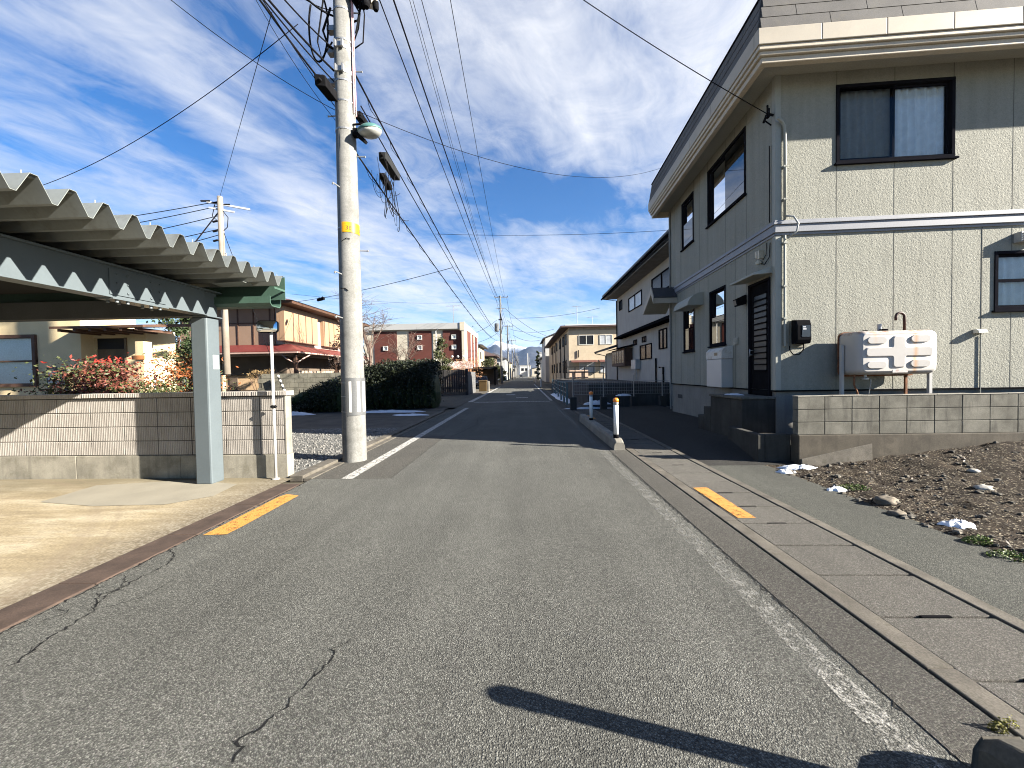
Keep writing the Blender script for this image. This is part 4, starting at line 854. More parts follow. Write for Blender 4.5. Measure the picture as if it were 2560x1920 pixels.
hedge('clipped_bush', 'boulder shaped dark clipped bush leaning against the hedge', -10.6, -8.3, 16.6, 18.4, 1.5, 9000, ldk, .085, 6, lambda x, y: max(.05, 1.65 * (1 - ((x + 8.7) / 2.05) ** 2 - ((y - 17.5) / 1.1) ** 2 * .8)) ** .8)
tree('camellia', 'tall dark reddish camellia rising left of the utility pole behind the hedge', 'tree', -9.5, 20.5, 1.0, 4.3, .95, 3200, leafmat('bronze_leaf', [(.3, (.02, .012, .01)), (.55, (.05, .03, .02)), (.72, (.18, .12, .09))], 6), .13, .08, 12, None, 28)
def bare_tree(lab, x, y, h, seed, spread=1.0, m_=None, cnt=(5, 4, 4)):
    t = thing('bare_tree', lab, 'tree', (x, y, 0)); rs = random.Random(seed); b = MB(); tw = MB()
    b.tube([(0, 0, 0), (.05, 0, h * .3), (0, .05, h * .55)], [.10, .08, .05], 7)
    for i in range(cnt[0]):
        p = Vector((0, .03, h * rs.uniform(.25, .5))); a = rs.uniform(0, 6.28); e = p + Vector((math.cos(a) * spread * rs.uniform(.3, 1), math.sin(a) * spread * .8, h * rs.uniform(.25, .5))); m = p.lerp(e, .5) + Vector((rs.gauss(0, .1), rs.gauss(0, .1), .12)); b.tube([p, m, e], [.035, .025, .012], 5)
        for j in range(cnt[1]):
            q = m.lerp(e, rs.random()); f = q + Vector((rs.gauss(0, .35) * spread, rs.gauss(0, .35), rs.uniform(.15, .8))); tw.tube([q, q.lerp(f, .5) + Vector((rs.gauss(0, .05), 0, .04)), f], [.012, .009, .004], 4)
            for k_ in range(cnt[2]):
                g = q.lerp(f, rs.uniform(.3, 1)); w = g + Vector((rs.gauss(0, .22) * spread, rs.gauss(0, .2), rs.uniform(.02, .42))); tw.tube([g, w], [.007, .003], 3)
    b.build('trunk', m_ or browntrim, t); tw.build('twigs', m_ or browntrim, t); return t
twg = pm('grey_bark', (.10, .07, .055), .9, .3)
bare_tree('tall bare twiggy tree behind the utility pole', -8.9, 22.0, 6.6, 5, 1.7, twg, (12, 7, 5)); bare_tree('bare branching tree just left of the red apartment block', -7.3, 23.0, 4.4, 8, 1.3, twg, (9, 6, 4))
# utility pole
up_ = thing('utility_pole', 'near tall concrete utility pole with yellow number plate and white striped guard', 'utility pole', (-3.19, 7.07, 0))
b = MB(); b.lathe([(.213, -.2), (.213, .02), (.130, 12.6)], n=36); b.build('shaft', concpole, up_, smooth=True)
def rad(z): return .213 - .083 * z / 12.6
b = MB()
for i, (z, a) in enumerate(((2.63, 205), (3.42, 205), (4.98, 205), (3.9, 10), (5.62, 8), (6.36, 178), (7.15, 5), (8.2, 5), (8.8, 178))):
    a = R(a if i > 2 else 248); r_ = rad(z); d = Vector((math.cos(a), math.sin(a), 0)); b.tube([d * (r_ - .02) + Vector((0, 0, z)), d * (r_ + .15) + Vector((0, 0, z + (.0 if i > 2 else .02)))], .011, 6); b.lathe([(.018, -.008), (.018, .008)], d * (r_ + .15) + Vector((0, 0, z)), 8, Matrix.Rotation(R(90), 3, 'Y')); b.build('step_bolt', galv, up_); b = MB()
b = MB()
for z, h in ((6.02, .03), (6.52, .025), (6.88, .03), (7.02, .07), (7.45, .07), (7.6, .03), (8.15, .03), (8.5, .03)): r_ = rad(z); b = MB(); b.lathe([(r_, z), (r_ + .007, z), (r_ + .007, z + h), (r_, z + h)], n=36); b.build('band', galv, up_)
b = MB()
for z in (7.03, 7.46):
    r_ = rad(z); b.box(-.05, .05, -r_ - .05, -r_ - .005, z - .02, z + .06); b.box(-.08, -.05, -r_ - .07, -r_ - .005, z - .03, z + .09); b.box(.05, .08, -r_ - .07, -r_ - .005, z - .03, z + .09); b.build('cable_bracket', galv, up_); b = MB()
for z in (6.95, 7.5, 7.9): r_ = rad(z); b = MB(); b.box(-r_ - .12, -r_ + .01, -.06, .06, z - .05, z + .04); b.build('cable_clamp', galv, up_)
b = MB()
for zz in (1.45, 1.2, .92): b.lathe([(rad(zz) + .001, zz), (rad(zz) + .004, zz), (rad(zz) + .004, zz + .012), (rad(zz) + .001, zz + .012)], n=36)
zz = 4.26; b.lathe([(rad(zz) + .001, zz), (rad(zz) + .004, zz), (rad(zz) + .004, zz + .012), (rad(zz) + .001, zz + .012)], n=36); b.build('wire_tie', galv, up_)
a0, a1 = R(-118), R(10)
b = MB(); r_ = rad(4.25); b.arc((0, 0), r_ + .004, r_ + .009, R(-102), R(12), 4.175, 4.355, 22); yp = b.build('number_plate', yellow, up_)
def around(z, a, r_): a = R(a); return Matrix.Translation((-3.19 + r_ * math.cos(a), 7.07 + r_ * math.sin(a), z)) @ Matrix.Rotation(a + math.pi / 2, 4, 'Z') @ Matrix.Rotation(math.pi / 2, 4, 'X')
up_.matrix_world; bpy.context.view_layer.update()
def ptext(body, size, z, a, r_):
    cu = bpy.data.curves.new('lettering', 'FONT'); cu.body = body; cu.size = size; cu.align_x = 'CENTER'; cu.align_y = 'CENTER'; cu.materials.append(ink); tmp = bpy.data.objects.new('lettering_tmp', cu); COL.objects.link(tmp); bpy.context.view_layer.update(); me = bpy.data.meshes.new_from_object(tmp.evaluated_get(bpy.context.evaluated_depsgraph_get())); bpy.data.objects.remove(tmp); o = bpy.data.objects.new('lettering', me); COL.objects.link(o); o.parent = yp
    o.matrix_local = Matrix.Translation((-up_.location.x, -up_.location.y, 0)) @ around(z, a, r_)
ptext('3', .10, 4.245, -74, r_ + .0105); ptext('8', .10, 4.245, -58, r_ + .0105); ptext('3', .10, 4.245, -16, r_ + .0105); ptext('8', .10, 4.245, 0, r_ + .0105)
b = MB(); r_ = rad(1.2); b.arc((0, 0), r_ + .005, r_ + .012, R(-100), R(20), .86, 1.545, 24); gp_ = b.build('guard_plate', pm('grey_plate', (.085, .088, .09), .5, .06, 3), up_)
b = MB()
for q, w_ in ((-85, 12), (-48, 14), (-19, 22)): b = MB(); b.arc((0, 0), r_ + .0125, r_ + .0145, R(q), R(q + w_), .92, 1.48, 6); b.build('stripe', white, gp_)
b = MB(); b.tube([(-.05, -rad(3.2) - .006, 4.0), (.04, -rad(3.2) - .006, 4.06), (.10, -rad(3.2) + .02, 4.05)], .006, 5); b.tube([(-.1, -rad(3.2) + .02, 3.17), (.0, -rad(3.2) - .006, 3.16), (.05, -rad(3.2) - .005, 3.12)], .006, 5); b.build('old_wire', black, up_)
b = MB(); P = pm('pink_earth_wire', (.5, .3, .3), .5); b.tube([(rad(6.5) + .02, -.06, 6.35), (rad(7) + .02, -.06, 7.2), (rad(8) + .03, -.05, 8.6), (rad(9) + .02, -.05, 12)], .012, 6); b.tube([(rad(6.5) + .05, -.04, 6.3), (rad(7) + .045, -.05, 7.2), (rad(8) + .05, -.05, 8.6), (rad(9) + .05, -.05, 12)], .010, 6); b.build('earth_wire', P, up_)
b = MB(); L_ = []
for i in range(26): t = i / 25; a = R(110 - 330 * t); L_.append((-rad(8) - .28 + .20 * math.cos(a) * (1 - .2 * t), -.05, 7.92 + .62 * math.sin(a)))
b.tube(L_, .017, 7); b.tube([(-rad(8), -.1, 7.6), (-.35, -.12, 7.3), (-.42, -.12, 7.6), (-.30, -.12, 8.3), (-.36, -.1, 9.2)], .014, 6); b.tube([(-.2, -.05, 8.25), (-.35, -.05, 7.85), (-.25, -.05, 7.55), (-.14, -.05, 7.5)], .02, 6); b.build('cable_loop', blackrubber, up_, smooth=True)
b = MB(); b.tube([(.02, -rad(8.5) - .02, 8.75), (.15, -.1, 8.45), (.34, -.05, 8.12), (.28, 0, 7.9), (.2, 0, 7.7)], .014, 6); b.tube([(.36, 0, 8.4), (.42, -.05, 8.1), (.36, 0, 7.65), (.2, 0, 7.55)], .012, 6); b.tube([(.3, .05, 8.3), (.26, .05, 8.1), (.17, 0, 8.02)], .02, 6); b.tube([(-.12, -rad(8.5) - .03, 8.72), (0, -rad(8.5) - .06, 8.66), (.14, -rad(8.5) + .04, 8.75)], .016, 6); b.build('cable_loop', blackrubber, up_, smooth=True)
lamp = thing('street_lamp', 'round teal capped street lamp with milky lens on the near pole', 'street lamp', (-2.72, 7.0, 6.02))
rot = Matrix.Rotation(R(-6), 3, 'Y') @ Matrix.Rotation(R(13), 3, 'X')
b = MB(); b.lathe([(.0, .115), (.06, .11), (.14, .08), (.205, .035), (.222, .0), (.218, -.008)], n=28, rot=rot); b.build('lamp_cap', pm('teal_enamel', (.05, .125, .115), .45, .15, 4), lamp, smooth=True)
b = MB(); b.lathe([(.213, -.01), (.19, -.055), (.14, -.095), (.07, -.115), (.0, -.12)], n=28, rot=rot); b.build('lens', pm('milky_lens', (.30, .305, .285), .35, .08, 4, spec=.5), lamp, smooth=True)
b = MB(); b.box(-.30, -.17, -.05, .05, -.10, .03); b.tube([(-.30, 0, .12), (-.12, 0, .13), (-.04, 0, .10)], .018); b.obox((-.16, .0, -.13), (.22, .09, .05), Matrix.Rotation(R(40), 3, 'Y')); b.build('lamp_bracket', black, lamp)
sw = thing('line_switch_box', 'beige line switch box with black bushings hanging high on the near pole', 'switch box', (-2.72, 7.02, 8.58)); rot = Matrix.Rotation(R(16), 3, 'Y') @ Matrix.Rotation(R(10), 3, 'X')
b = MB(); b.obox((0, 0, .12), (.34, .36, .66), rot); b.build('box_body', pm('beige_enamel', (.50, .46, .38), .5, .08, 3), sw, bevel=.02)
b = MB(); b.lathe([(.05, -.40), (.07, -.36), (.07, -.30), (.09, -.28), (.09, -.2)], (.0, -.05, 0), 12); b.lathe([(.04, -.34), (.055, -.30), (.055, -.2)], (.13, .08, 0), 12); b.obox((-.1, 0, .1), (.16, .25, .7), rot); b.build('bushing', black, sw); b = MB(); b.tube([(.03, -.05, -.33), (-.1, -.02, -.25), (-.15, 0, -.5), (-.22, 0, -.8)], .014, 6); b.build('lead', blackrubber, sw)
b = MB(); b.box(-.5, .05, .12, .18, .0, .06); b.build('arm', galv, sw)
# ================================================================ WIRES
def sagline(a, c, sag, n=24):
    a, c = Vector(a), Vector(c); P = []
    for i in range(n + 1): t = i / n; p = a.lerp(c, t); p.z -= sag * 4 * t * (1 - t); P.append(p)
    return P
def cable(lab, pts, r, grp='overhead cables', m=None, smooth=True):
    b = MB(); b.tube(pts, r, 6); return tag(b.build('overhead_cable', m or blackrubber, smooth=smooth), lab, 'cable', grp)
UPX, UPY = -3.19, 7.07; FP = 65.0
# high power lines from the top of the near pole (out of frame) along the road to the far crossarm
for (px, z0, fx, fz, r, lab) in ((949, 11.0, -3.95, 13.2, .016, 'power line leftmost of the high set running down the road'), (984, 11.6, -3.75, 13.6, .024, 'thick double power line second in the high set along the road'), (1024, 12.3, -4.4, 14.5, .008, 'thin pair of wires in the middle of the high set'),
                                  (1032, 12.3, -4.3, 14.5, .008, 'thin wire close beside the middle pair of the high set'), (1054, 12.6, -3.2, 14.5, .011, 'fourth power line of the high set along the road'), (1126, 12.8, -2.95, 14.5, .011, 'rightmost lone power line of the high set')):
    p = atz(px, 0, z0); e = Vector((fx, FP, fz)); d = (e - p); s = p - d * ((p.y + 22) / d.y); s.z = p.z + .3
    cable(lab, [s] + sagline(p, e, .55, 30), r, 'high power lines along the road')
b = MB(); b
# telecom bundle along the road: toward the camera on the left of the pole, away on the right
for (px, py, z, r, lab) in ((712, 0, 7.6, .013, 'cable of the left overhead bundle passing nearest the pole'), (672, 0, 7.2, .018, 'thick cable of the left overhead bundle ending at the pole clamp'), (660, 0, 7.0, .012, 'middle cable of the left overhead bundle'), (650, 0, 6.7, .016, 'lower cable of the left overhead bundle above the black box'), (662, 8, 6.55, .008, 'thin lowest wire of the left overhead bundle'), (770, 0, 8.2, .017, 'upper thick cable just left of the pole'), (765, 0, 8.3, .007, 'thin wire beside the upper thick cable')):
    p = atz(px, py, z); e = Vector((UPX - rad(z) * .9, UPY - .02, z - .08)); d = (p - e); s = p + d * 8; s.z = z + .8
    cable(lab, [s] + sagline(p, e, .03, 6), r, 'left overhead cable bundle')
for (z0, z1, sag, r, dx, lab) in ((7.15, 8.1, .75, .018, .0, 'upper black cable bundle sagging from the pole clamp down the road'), (6.55, 7.9, .75, .013, .1, 'second cable below the upper bundle down the road'), (5.75, 7.2, 1.0, .016, -.05, 'lower tangled cable bundle below the street lamp')):
    P = sagline((UPX + rad(z0) + dx, UPY + .05, z0), (-3.72, FP, z1), sag, 40)
    cable(lab, P, r, 'road cable bundles')
    if r > .014:
        rs = random.Random(int(z0 * 10)); Q = []
        for i in range(150): t = i / 150 * .6; q = P[0].lerp(P[-1], t); q.z -= sag * 4 * t * (1 - t); Q.append(q + Vector((.06 * math.sin(i * 1.1), 0, -.05 + .06 * math.cos(i * 1.1 + 1))))
        cable('spiral hanger wire wound round the ' + lab[:lab.index('cable')] + 'bundle', Q, .006, 'road cable bundles')
rs = random.Random(2); 
tg = thing('cable_tangle', 'tangle of loose black drop wires under the street lamp', 'wires', (-2.9, 7.3, 0))
for i in range(16):
    b = MB(); x0, y0, z0 = rs.uniform(.02, .25), rs.uniform(0, .9), rs.uniform(5.45, 5.95); P = []
    x1, z1 = x0 + rs.uniform(-.05, .15), z0 - rs.uniform(.1, .7); dr = rs.uniform(.12, .5)
    for j in range(11): t = j / 10; P.append((x0 + (x1 - x0) * t + .05 * math.sin(5 * t + i), y0 + .4 * t, z0 + (z1 - z0) * t - dr * math.sin(math.pi * t)))
    b.tube(P, rs.choice((.004, .005, .007)), 4); b.build('loose_wire', blackrubber, tg, smooth=True)
def closure(lab, c, d, L, w, h, m_, taper=.75):
    c, d = Vector(c), Vector(d).normalized(); s_ = d.cross(Vector((0, 0, 1))).normalized(); u = s_.cross(d); t = thing('cable_closure', lab, 'junction box', c, 0, 'black cable junction boxes')
    P = []
    for e, k_ in ((-L / 2, taper), (-L / 2 + .05, 1), (L / 2 - .05, 1), (L / 2, taper)): P.append([d * e + s_ * (w / 2 * k_ * i) + u * (h / 2 * k_ * j) for i, j in ((-1, -1), (1, -1), (1, 1), (-1, 1))])
    b = MB(); b.v = [tuple(q) for r_ in P for q in r_]
    for i in range(3):
        for q in range(4): b.f.append((i * 4 + q, i * 4 + (q + 1) % 4, i * 4 + 4 + (q + 1) % 4, i * 4 + 4 + q))
    b.f += [(3, 2, 1, 0), (12, 13, 14, 15)]; b.build('case', m_, t, bevel=.012); b = MB()
    for e in (-L / 2, L / 2): b.tube([d * (e * 1.0), d * (e * 1.25)], [.03, .012], 7)
    for e in (-.25, .25): b.obox(d * (L * e) + u * (h * .6), (.03, .03, h * .5), 0)
    b.build('cable_gland', black, t)
q = aty(817, 222, 6.35); closure('long black junction box slung left of the near pole', q, aty(838, 250, 6.9) - aty(795, 195, 5.75), .95, .16, .15, black, 1)
q = aty(975, 418, 8.6); closure('large grey and black junction box on the lower cable bundle', q, aty(997, 455, 9.4) - aty(955, 392, 8.0), 1.2, .17, .17, pm('grey_plastic', (.022, .023, .024), .8, spec=.05))
q = aty(965, 455, 8.4); closure('small rounded black junction box below the large one', q, aty(978, 475, 8.9) - aty(953, 435, 7.95), .8, .12, .12, black, .6)
q = aty(905, 300, 7.5); closure('black cable junction box tucked behind the street lamp', q, aty(918, 316, 8.0) - aty(896, 285, 7.2), .7, .12, .12, black)
cable('drop wire rising from the carport roof to the overhead bundle', sagline(aty(60, 478, 9.3), atz(745, 60, 7.35), .35), .0065, 'house drop wires'); 
cable('thin wire crossing the sky from top left to the pole', sagline(atz(415, -10, 7.3), (UPX - .17, UPY, 6.45), .10), .0055, 'house drop wires'); cable('thin wire steeply dropping left of the black junction box to the pole', sagline(atz(640, 0, 7.9), (UPX - .17, UPY, 6.25), .10), .005, 'house drop wires')
cable('service wire from the pole top to the bracket on the near house corner', sagline((UPX + .1, UPY, 11.6), hw(-.14, .02, 6.33), .25), .0075, 'house drop wires')
cable('long thin wire swooping from the pole behind the big house roof', sagline((UPX + .17, UPY, 6.45), (5.6, 15.5, 9.6), .75), .0055, 'house drop wires')
cable('thin level wire crossing the street to the grey house', sagline(aty(1088, 585, 20), aty(1680, 575, 20), .15), .009, 'house drop wires')
P0 = aty(730, 756, 23.0); P1 = aty(1131, 669, 16.5); cable('telephone wire from the brown house passing behind the near pole', sagline(P0, P1, .15), .012, 'house drop wires'); cable('second thin wire from the brown house behind the near pole', sagline(aty(730, 735, 23), aty(1165, 755, 40), .3), .008, 'house drop wires')
q = aty(802, 748, 21.0); closure('short black junction box on the wire above the brown house', q, Vector((1, -.6, .02)), .62, .1, .16, black, 1)
# utility pole in the left distance
lp = thing('utility_pole', 'tilted concrete utility pole with crossarms rising behind the carport roof', 'utility pole', (-15.85, 20, 0)); b = MB(); b.tube([(.05, 0, 0), (0, 0, 11.2)], [.19, .125], 16); b.build('shaft', pm('pole_concrete_warm', (.20, .172, .138), .9, .15, 2, streak=.4), lp, smooth=True)
b = MB(); b.obox((.12, .45, 10.92), (1.9, .07, .09), R(35)); b.obox((.0, .1, 10.55), (1.1, .06, .08), R(35)); b.build('crossarm', galv, lp); b = MB()
for q in (-.75, -.35, .1): b.tube([(q * .82 + .1, q * .57 + .4, 10.98), (q * .82 - .25, q * .57 + .2, 10.9)], .045, 6)
for z in (9.9, 9.4, 8.9): b.tube([(-.12, -.1, z), (-.35, -.1, z - .05)], .05, 6)
for z in (7, 7.6, 8.2): b.tube([(-.2, 0, z), (.2, 0, z + .02)], .012, 5)
b.tube([(.1, 0, 10.5), (.4, 0, 10.1), (.35, 0, 9.6), (.12, 0, 9.4)], .02, 5); b.tube([(-.3, 0, 10.8), (-.45, 0, 10.2), (-.12, 0, 9.9)], .02, 5); b.build('insulator', black, lp)
for i, (z, ex, ez, lab) in enumerate(((10.95, -30, 9.6, 'top wire running left from the tilted pole'), (10.7, -30, 8.9, 'second wire running left from the tilted pole'), (10.2, -30, 8.1, 'third wire running left from the tilted pole'), (9.5, -30, 7.5, 'fourth lower wire running left from the tilted pole'), (9.2, -29, 6.8, 'lowest wire running left from the tilted pole'))): cable(lab, sagline((-16.0, 20, z), (ex, 20, ez), .2), .018, 'wires of the tilted pole')
cable('stay wire slanting down left from the tilted pole', [(-15.95, 20, 10.4), (-19.5, 19.5, 5.6)], .03, 'wires of the tilted pole'); cable('wire climbing from the tilted pole top to the near overhead bundle', [(-15.85, 20, 11.2), atz(680, 30, 8.6)], .007, 'wires of the tilted pole')
cable('thin stay wire slanting right from the tilted pole down to the old wall', [(-15.7, 20, 9.3), (-11.3, 18.2, .1)], .014, 'wires of the tilted pole')
sg = tag(MB().tube([(-11.62, 17.8, 1.75), (-11.1, 17.75, .55)], .055, 8).build('stay_guard', pm('striped_guard', (.05, .05, .045), .5), None), 'black and white striped guard tube round a stay wire at the old wall', 'stay guard')
k = NT('guard_stripes'); k.set(.5); wv = k.n('ShaderNodeTexWave'); wv.bands_direction = 'Z'; wv.inputs['Scale'].default_value = 1.4; k.l(k.P, wv.inputs[0]); k.col(k.ramp(wv.outputs[0], [(.5, (.03, .03, .03)), (.52, (.5, .48, .4))], 'CONSTANT')); sg.data.materials[0] = k.m
# poles marching down the street
def streetpole(x, y, h, lab, tr=False, arm=True):
    t = thing('utility_pole', lab, 'utility pole', (x, y, 0), 0, 'utility poles down the street'); b = MB(); b.tube([(0, 0, 0), (0, 0, h)], [.20, .13], 12); b.build('shaft', concpole, t)
    if arm: b = MB(); b.box(-1.0, 1.3, -.05, .05, h - .32, h - .22); b.box(-.7, .7, -.05, .05, h - 2.2, h - 2.1); b.build('crossarm', galv, t)
    b = MB()
    for q in (-.9, -.2, .5, 1.2): b.lathe([(.05, h - .22), (.07, h - .1), (.03, h)], (q, 0, 0), 6)
    b.box(-.35, .3, -.15, .15, h - 4.1, h - 3.95); b.tube([(0, -.15, h - 3), (.4, -.1, h - 5), (.05, -.1, h - 6.5)], .05, 5); b.build('insulator', black, t)
    if tr: b = MB(); b.lathe([(.36, 8.9), (.40, 9.0), (.40, 10.1), (.34, 10.25), (.1, 10.3)], (-.65, 0, 0), 14); b.box(-.4, 0, -.08, .08, 9.2, 9.3); b.build('transformer', pm('transformer_grey', (.09, .095, .10), .5), t)
streetpole(-3.78, 65, 14.9, 'first far utility pole with a grey transformer at the left kerb', True); streetpole(-3.80, 94, 13.6, 'second far utility pole left of the vanishing road'); streetpole(-3.82, 129, 13.2, 'third far utility pole down the left kerb')
for i, y in enumerate((165, 200, 236, 275)): streetpole(-3.85, y, 13.0, ('fourth', 'fifth', 'sixth', 'seventh')[i] + ' far utility pole shrinking down the left kerb')
streetpole(-9.3, 62, 9.6, 'slim pole standing in front of the tan house past the red block', False, False); streetpole(3.2, 230, 12.0, 'distant pole at the right of the vanishing road', False, False)
for i, (x, z) in enumerate(((-4.6, 14.7), (-3.9, 14.7), (-2.7, 14.7), (-3.7, 12.8), (-3.7, 8.1), (-3.65, 7.4))): cable(('first', 'second', 'third', 'fourth', 'fifth', 'lowest')[i] + ' far cable stretched between the distant poles', [p for a, c in ((65, 94), (94, 129), (129, 165), (165, 200), (200, 236)) for p in sagline((x, a, z - (a - 65) * .02), (x, c, z - (c - 65) * .02), .6, 8)], .02, 'far cables between distant poles')
for i, (p, e) in enumerate((((1275, 795), (1500, 770)), ((1268, 800), (1352, 845)), ((1262, 770), (1366, 840)), ((1276, 823), (1385, 823)), ((1283, 838), (1352, 850)), ((1160, 838), (1242, 800)), ((1160, 860), (1245, 832)))): cable(('level wire', 'first slanting wire', 'long slanting wire', 'low level wire', 'short drooping wire', 'rising wire left of the first far pole', 'lower rising wire left of the first far pole')[i] + (' crossing right from the far poles' if i < 5 else ''), sagline(aty(*p, 65), aty(*e, 60), .5, 10), .022, 'wires crossing the far street')
# ================================================================ BUILDINGS ON THE LEFT
def simple_window(parent, P, a0, a1, z0, z1, fm=darkbronze, pane=None, mull=True, sill=.03):
    b = MB(); framebox(b, a0, a1, z0, z1, .05, -.05, .03, P)
    if mull: boxP(b, (a0 + a1) / 2 - .03, (a0 + a1) / 2 + .03, -.045, .03, z0 + .05, z1 - .05, P)
    w = b.build('window', fm, parent); paneP(a0 + .04, a1 - .04, z0 + .04, z1 - .04, -.012, P).build('pane', pane or dpane, w); return w
dpane = pm('dark_window_pane', (.016, .018, .021), .25, .1, 3, spec=.2); lpane = pm('curtained_pane', (.34, .36, .38), .15, .2, 2, spec=.7)
def YF(y): return lambda a, d, z: (a, y + d, z)       # faces the camera
def XF(x, s=1): return lambda a, d, z: (x - d * s, a, z)   # s=1 faces +x, s=-1 faces -x
ch = thing('cream_house', 'cream stuccoed house with a lattice entrance behind the ribbed wall', 'house')
b = MB(); wall_cells(b, -20, -11.9, 0, 4.3, [(-14.75, -13.12, 1.46, 2.86)], YF(10.0), .12); b.quad((-11.9, 10, 0), (-11.9, 11.5, 0), (-11.9, 11.5, 4.3), (-11.9, 10, 4.3)); b.build('wall', sandwall, ch)
b = MB(); wall_cells(b, -11.9, -10.4, 0, 3.0, [(-11.88, -10.93, 0, 2.76)], YF(10.3), .1); b.quad((-10.4, 10.3, 0), (-10.4, 11.2, 0), (-10.4, 11.2, 3.0), (-10.4, 10.3, 3.0)); b.quad((-20, 11.2, 0), (-10.4, 11.2, 0), (-10.4, 11.2, 3.0), (-20, 11.2, 3.0)); b.build('entrance_wall', sandwall, ch)
b = MB(); b.box(-11.88, -10.95, 10.38, 10.41, 0, 2.46)
for i in range(18): b.box(-11.87 + i * .05, -11.85 + i * .05, 10.35, 10.38, .6, 2.1)
b.box(-11.88, -10.95, 10.34, 10.375, 1.98, 2.04); b.box(-10.99, -10.93, 10.27, 10.38, 0, 2.76); b.build('lattice_door', pm('weathered_lattice', (.14, .105, .065), .8, .2, 4), ch)
b = MB(); b.quad((-11.88, 10.39, 2.46), (-10.95, 10.39, 2.46), (-10.95, 10.39, 2.76), (-11.88, 10.39, 2.76)); b.build('transom', dimroom, ch)
b = MB(); b.hexa([(-20, 9.5, 4.3), (-11.6, 9.5, 4.3), (-13.2, 16, 4.8), (-20, 16, 4.8), (-20, 9.5, 4.38), (-11.6, 9.5, 4.38), (-13.2, 16, 4.95), (-20, 16, 4.95)]); b.build('roof', tile, ch)
b = MB(); b.hexa([(-11.88, 9.3, 2.90), (-9.45, 9.3, 2.90), (-9.45, 11.0, 3.12), (-11.88, 11.0, 3.12), (-11.88, 9.3, 2.96), (-9.45, 9.3, 2.96), (-9.45, 11.0, 3.2), (-11.88, 11.0, 3.2)]); rf = b.build('porch_roof', browntrim, ch)
b = MB()
for i in range(6): b.box(-11.7 + i * .4, -11.63 + i * .4, 9.33, 10.28, 2.83, 2.9)
b.build('rafter', browntrim, rf)
w = MB(); framebox(w, -14.75, -13.12, 1.46, 2.86, .09, -.06, .1, YF(10.0)); w.box(-14.75, -13.12, 9.96, 10.03, 2.13, 2.17); w = w.build('window', browntrim, ch); paneP(-14.7, -13.2, 1.5, 2.8, .02, YF(10)).build('pane', glass, w); paneP(-14.75, -13.12, 1.46, 2.86, .06, YF(10)).build('paper_screen', pm('frosted_glass', (.70, .74, .80), .5, .05), w)
t = thing('gate_post', 'square cream gate post with an orange plate in front of the entrance', 'gate post', (-9.35, 9.2, 0)); b = MB(); b.box(-.11, .11, -.11, .11, 0, 2.52); b.build('post', sandwall, t, bevel=.01); b = MB(); b.box(-.17, .15, -.14, -.111, 2.08, 2.18); b.build('plate', pm('orange_plate', (.55, .22, .08), .6), t)
t = thing('gas_meter', 'white gas meter with grey pipes on the cream wall behind the block wall', 'meter', (-12.35, 9.85, 0)); b = MB(); b.box(-.18, .18, -.12, .05, 1.5, 1.85); b.build('meter_body', white, t, bevel=.02); b = MB(); b.tube([(-.3, 0, .9), (-.3, 0, 1.95), (-.1, 0, 1.95), (-.1, 0, 1.85)], .04, 8); b.tube([(.1, 0, 1.85), (.1, 0, 1.95), (.2, 0, 1.95), (.2, 0, .9)], .04, 8); b.build('pipe', pm('grey_pipe', (.12, .12, .12), .5), t, smooth=True); b = MB(); b.box(-.1, .1, -.128, -.12, 1.62, 1.72); b.build('dial', black, t)
tag(MB().tube([(-7.93, 8.0, .2), (-7.90, 8.0, 1.68)], .022, 8).build('garden_stake', white), 'thin white plastic stake standing behind the wall by the rust red shrub', 'stake'); tag(MB().tube([(-14.0, 9.0, 1.0), (-13.35, 9.0, 1.86)], .03, 6).build('garden_cane', pm('green_cane', (.10, .30, .16), .5)), 'green garden cane leaning left of the gas meter', 'cane')
# white house and dark roof behind
t = thing('white_house', 'white gable wall seen between the evergreen and the carport post', 'house'); b = MB(); b.box(-24, -17.0, 32, 40, 0, 6.3); b.build('wall', pm('white_stucco', (.45, .435, .40), .85, .05, 1), t); b = MB(); b.prism([(-25, 6.3), (-20.5, 8.0), (-16.4, 6.3), (-16.4, 6.45), (-20.5, 8.2), (-25, 6.45)], 'y', 31.5, 40.5); b.build('roof', tile, t); simple_window(t, YF(32), -19.0, -17.4, 3.6, 5.0); b = MB(); b.hexa([(-24, 30.8, 3.0), (-16.8, 30.8, 3.0), (-16.8, 32, 3.4), (-24, 32, 3.4), (-24, 30.8, 3.1), (-16.8, 30.8, 3.1), (-16.8, 32, 3.5), (-24, 32, 3.5)]); b.build('lean_to_roof', pm('blue_tile', (.04, .05, .08), .5), t)
# brown house
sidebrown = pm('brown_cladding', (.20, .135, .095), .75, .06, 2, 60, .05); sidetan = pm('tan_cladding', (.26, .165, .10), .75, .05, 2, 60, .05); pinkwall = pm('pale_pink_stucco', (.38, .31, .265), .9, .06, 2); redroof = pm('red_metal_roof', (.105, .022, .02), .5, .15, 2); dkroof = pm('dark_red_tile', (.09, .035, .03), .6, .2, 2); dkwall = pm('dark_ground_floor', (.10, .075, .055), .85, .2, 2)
bh = thing('brown_house', 'brown clad two storey house with a red metal lean-to roof behind the old wall', 'house')
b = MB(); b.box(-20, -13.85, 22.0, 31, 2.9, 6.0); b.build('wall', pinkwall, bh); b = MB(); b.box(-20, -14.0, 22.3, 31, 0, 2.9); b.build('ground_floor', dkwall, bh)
b = MB(); b.box(-20, -14.4, 21.90, 21.99, 3.54, 5.85); f_ = b.build('front_cladding', sidebrown, bh); b = MB()
for x in (-18.3, -17.2, -16.55, -15.62, -14.65): b.box(x - .03, x + .03, 21.86, 21.899, 3.54, 5.85)
b.box(-20, -14.4, 21.865, 21.899, 4.78, 4.83); b.build('cladding_batten', browntrim, f_)
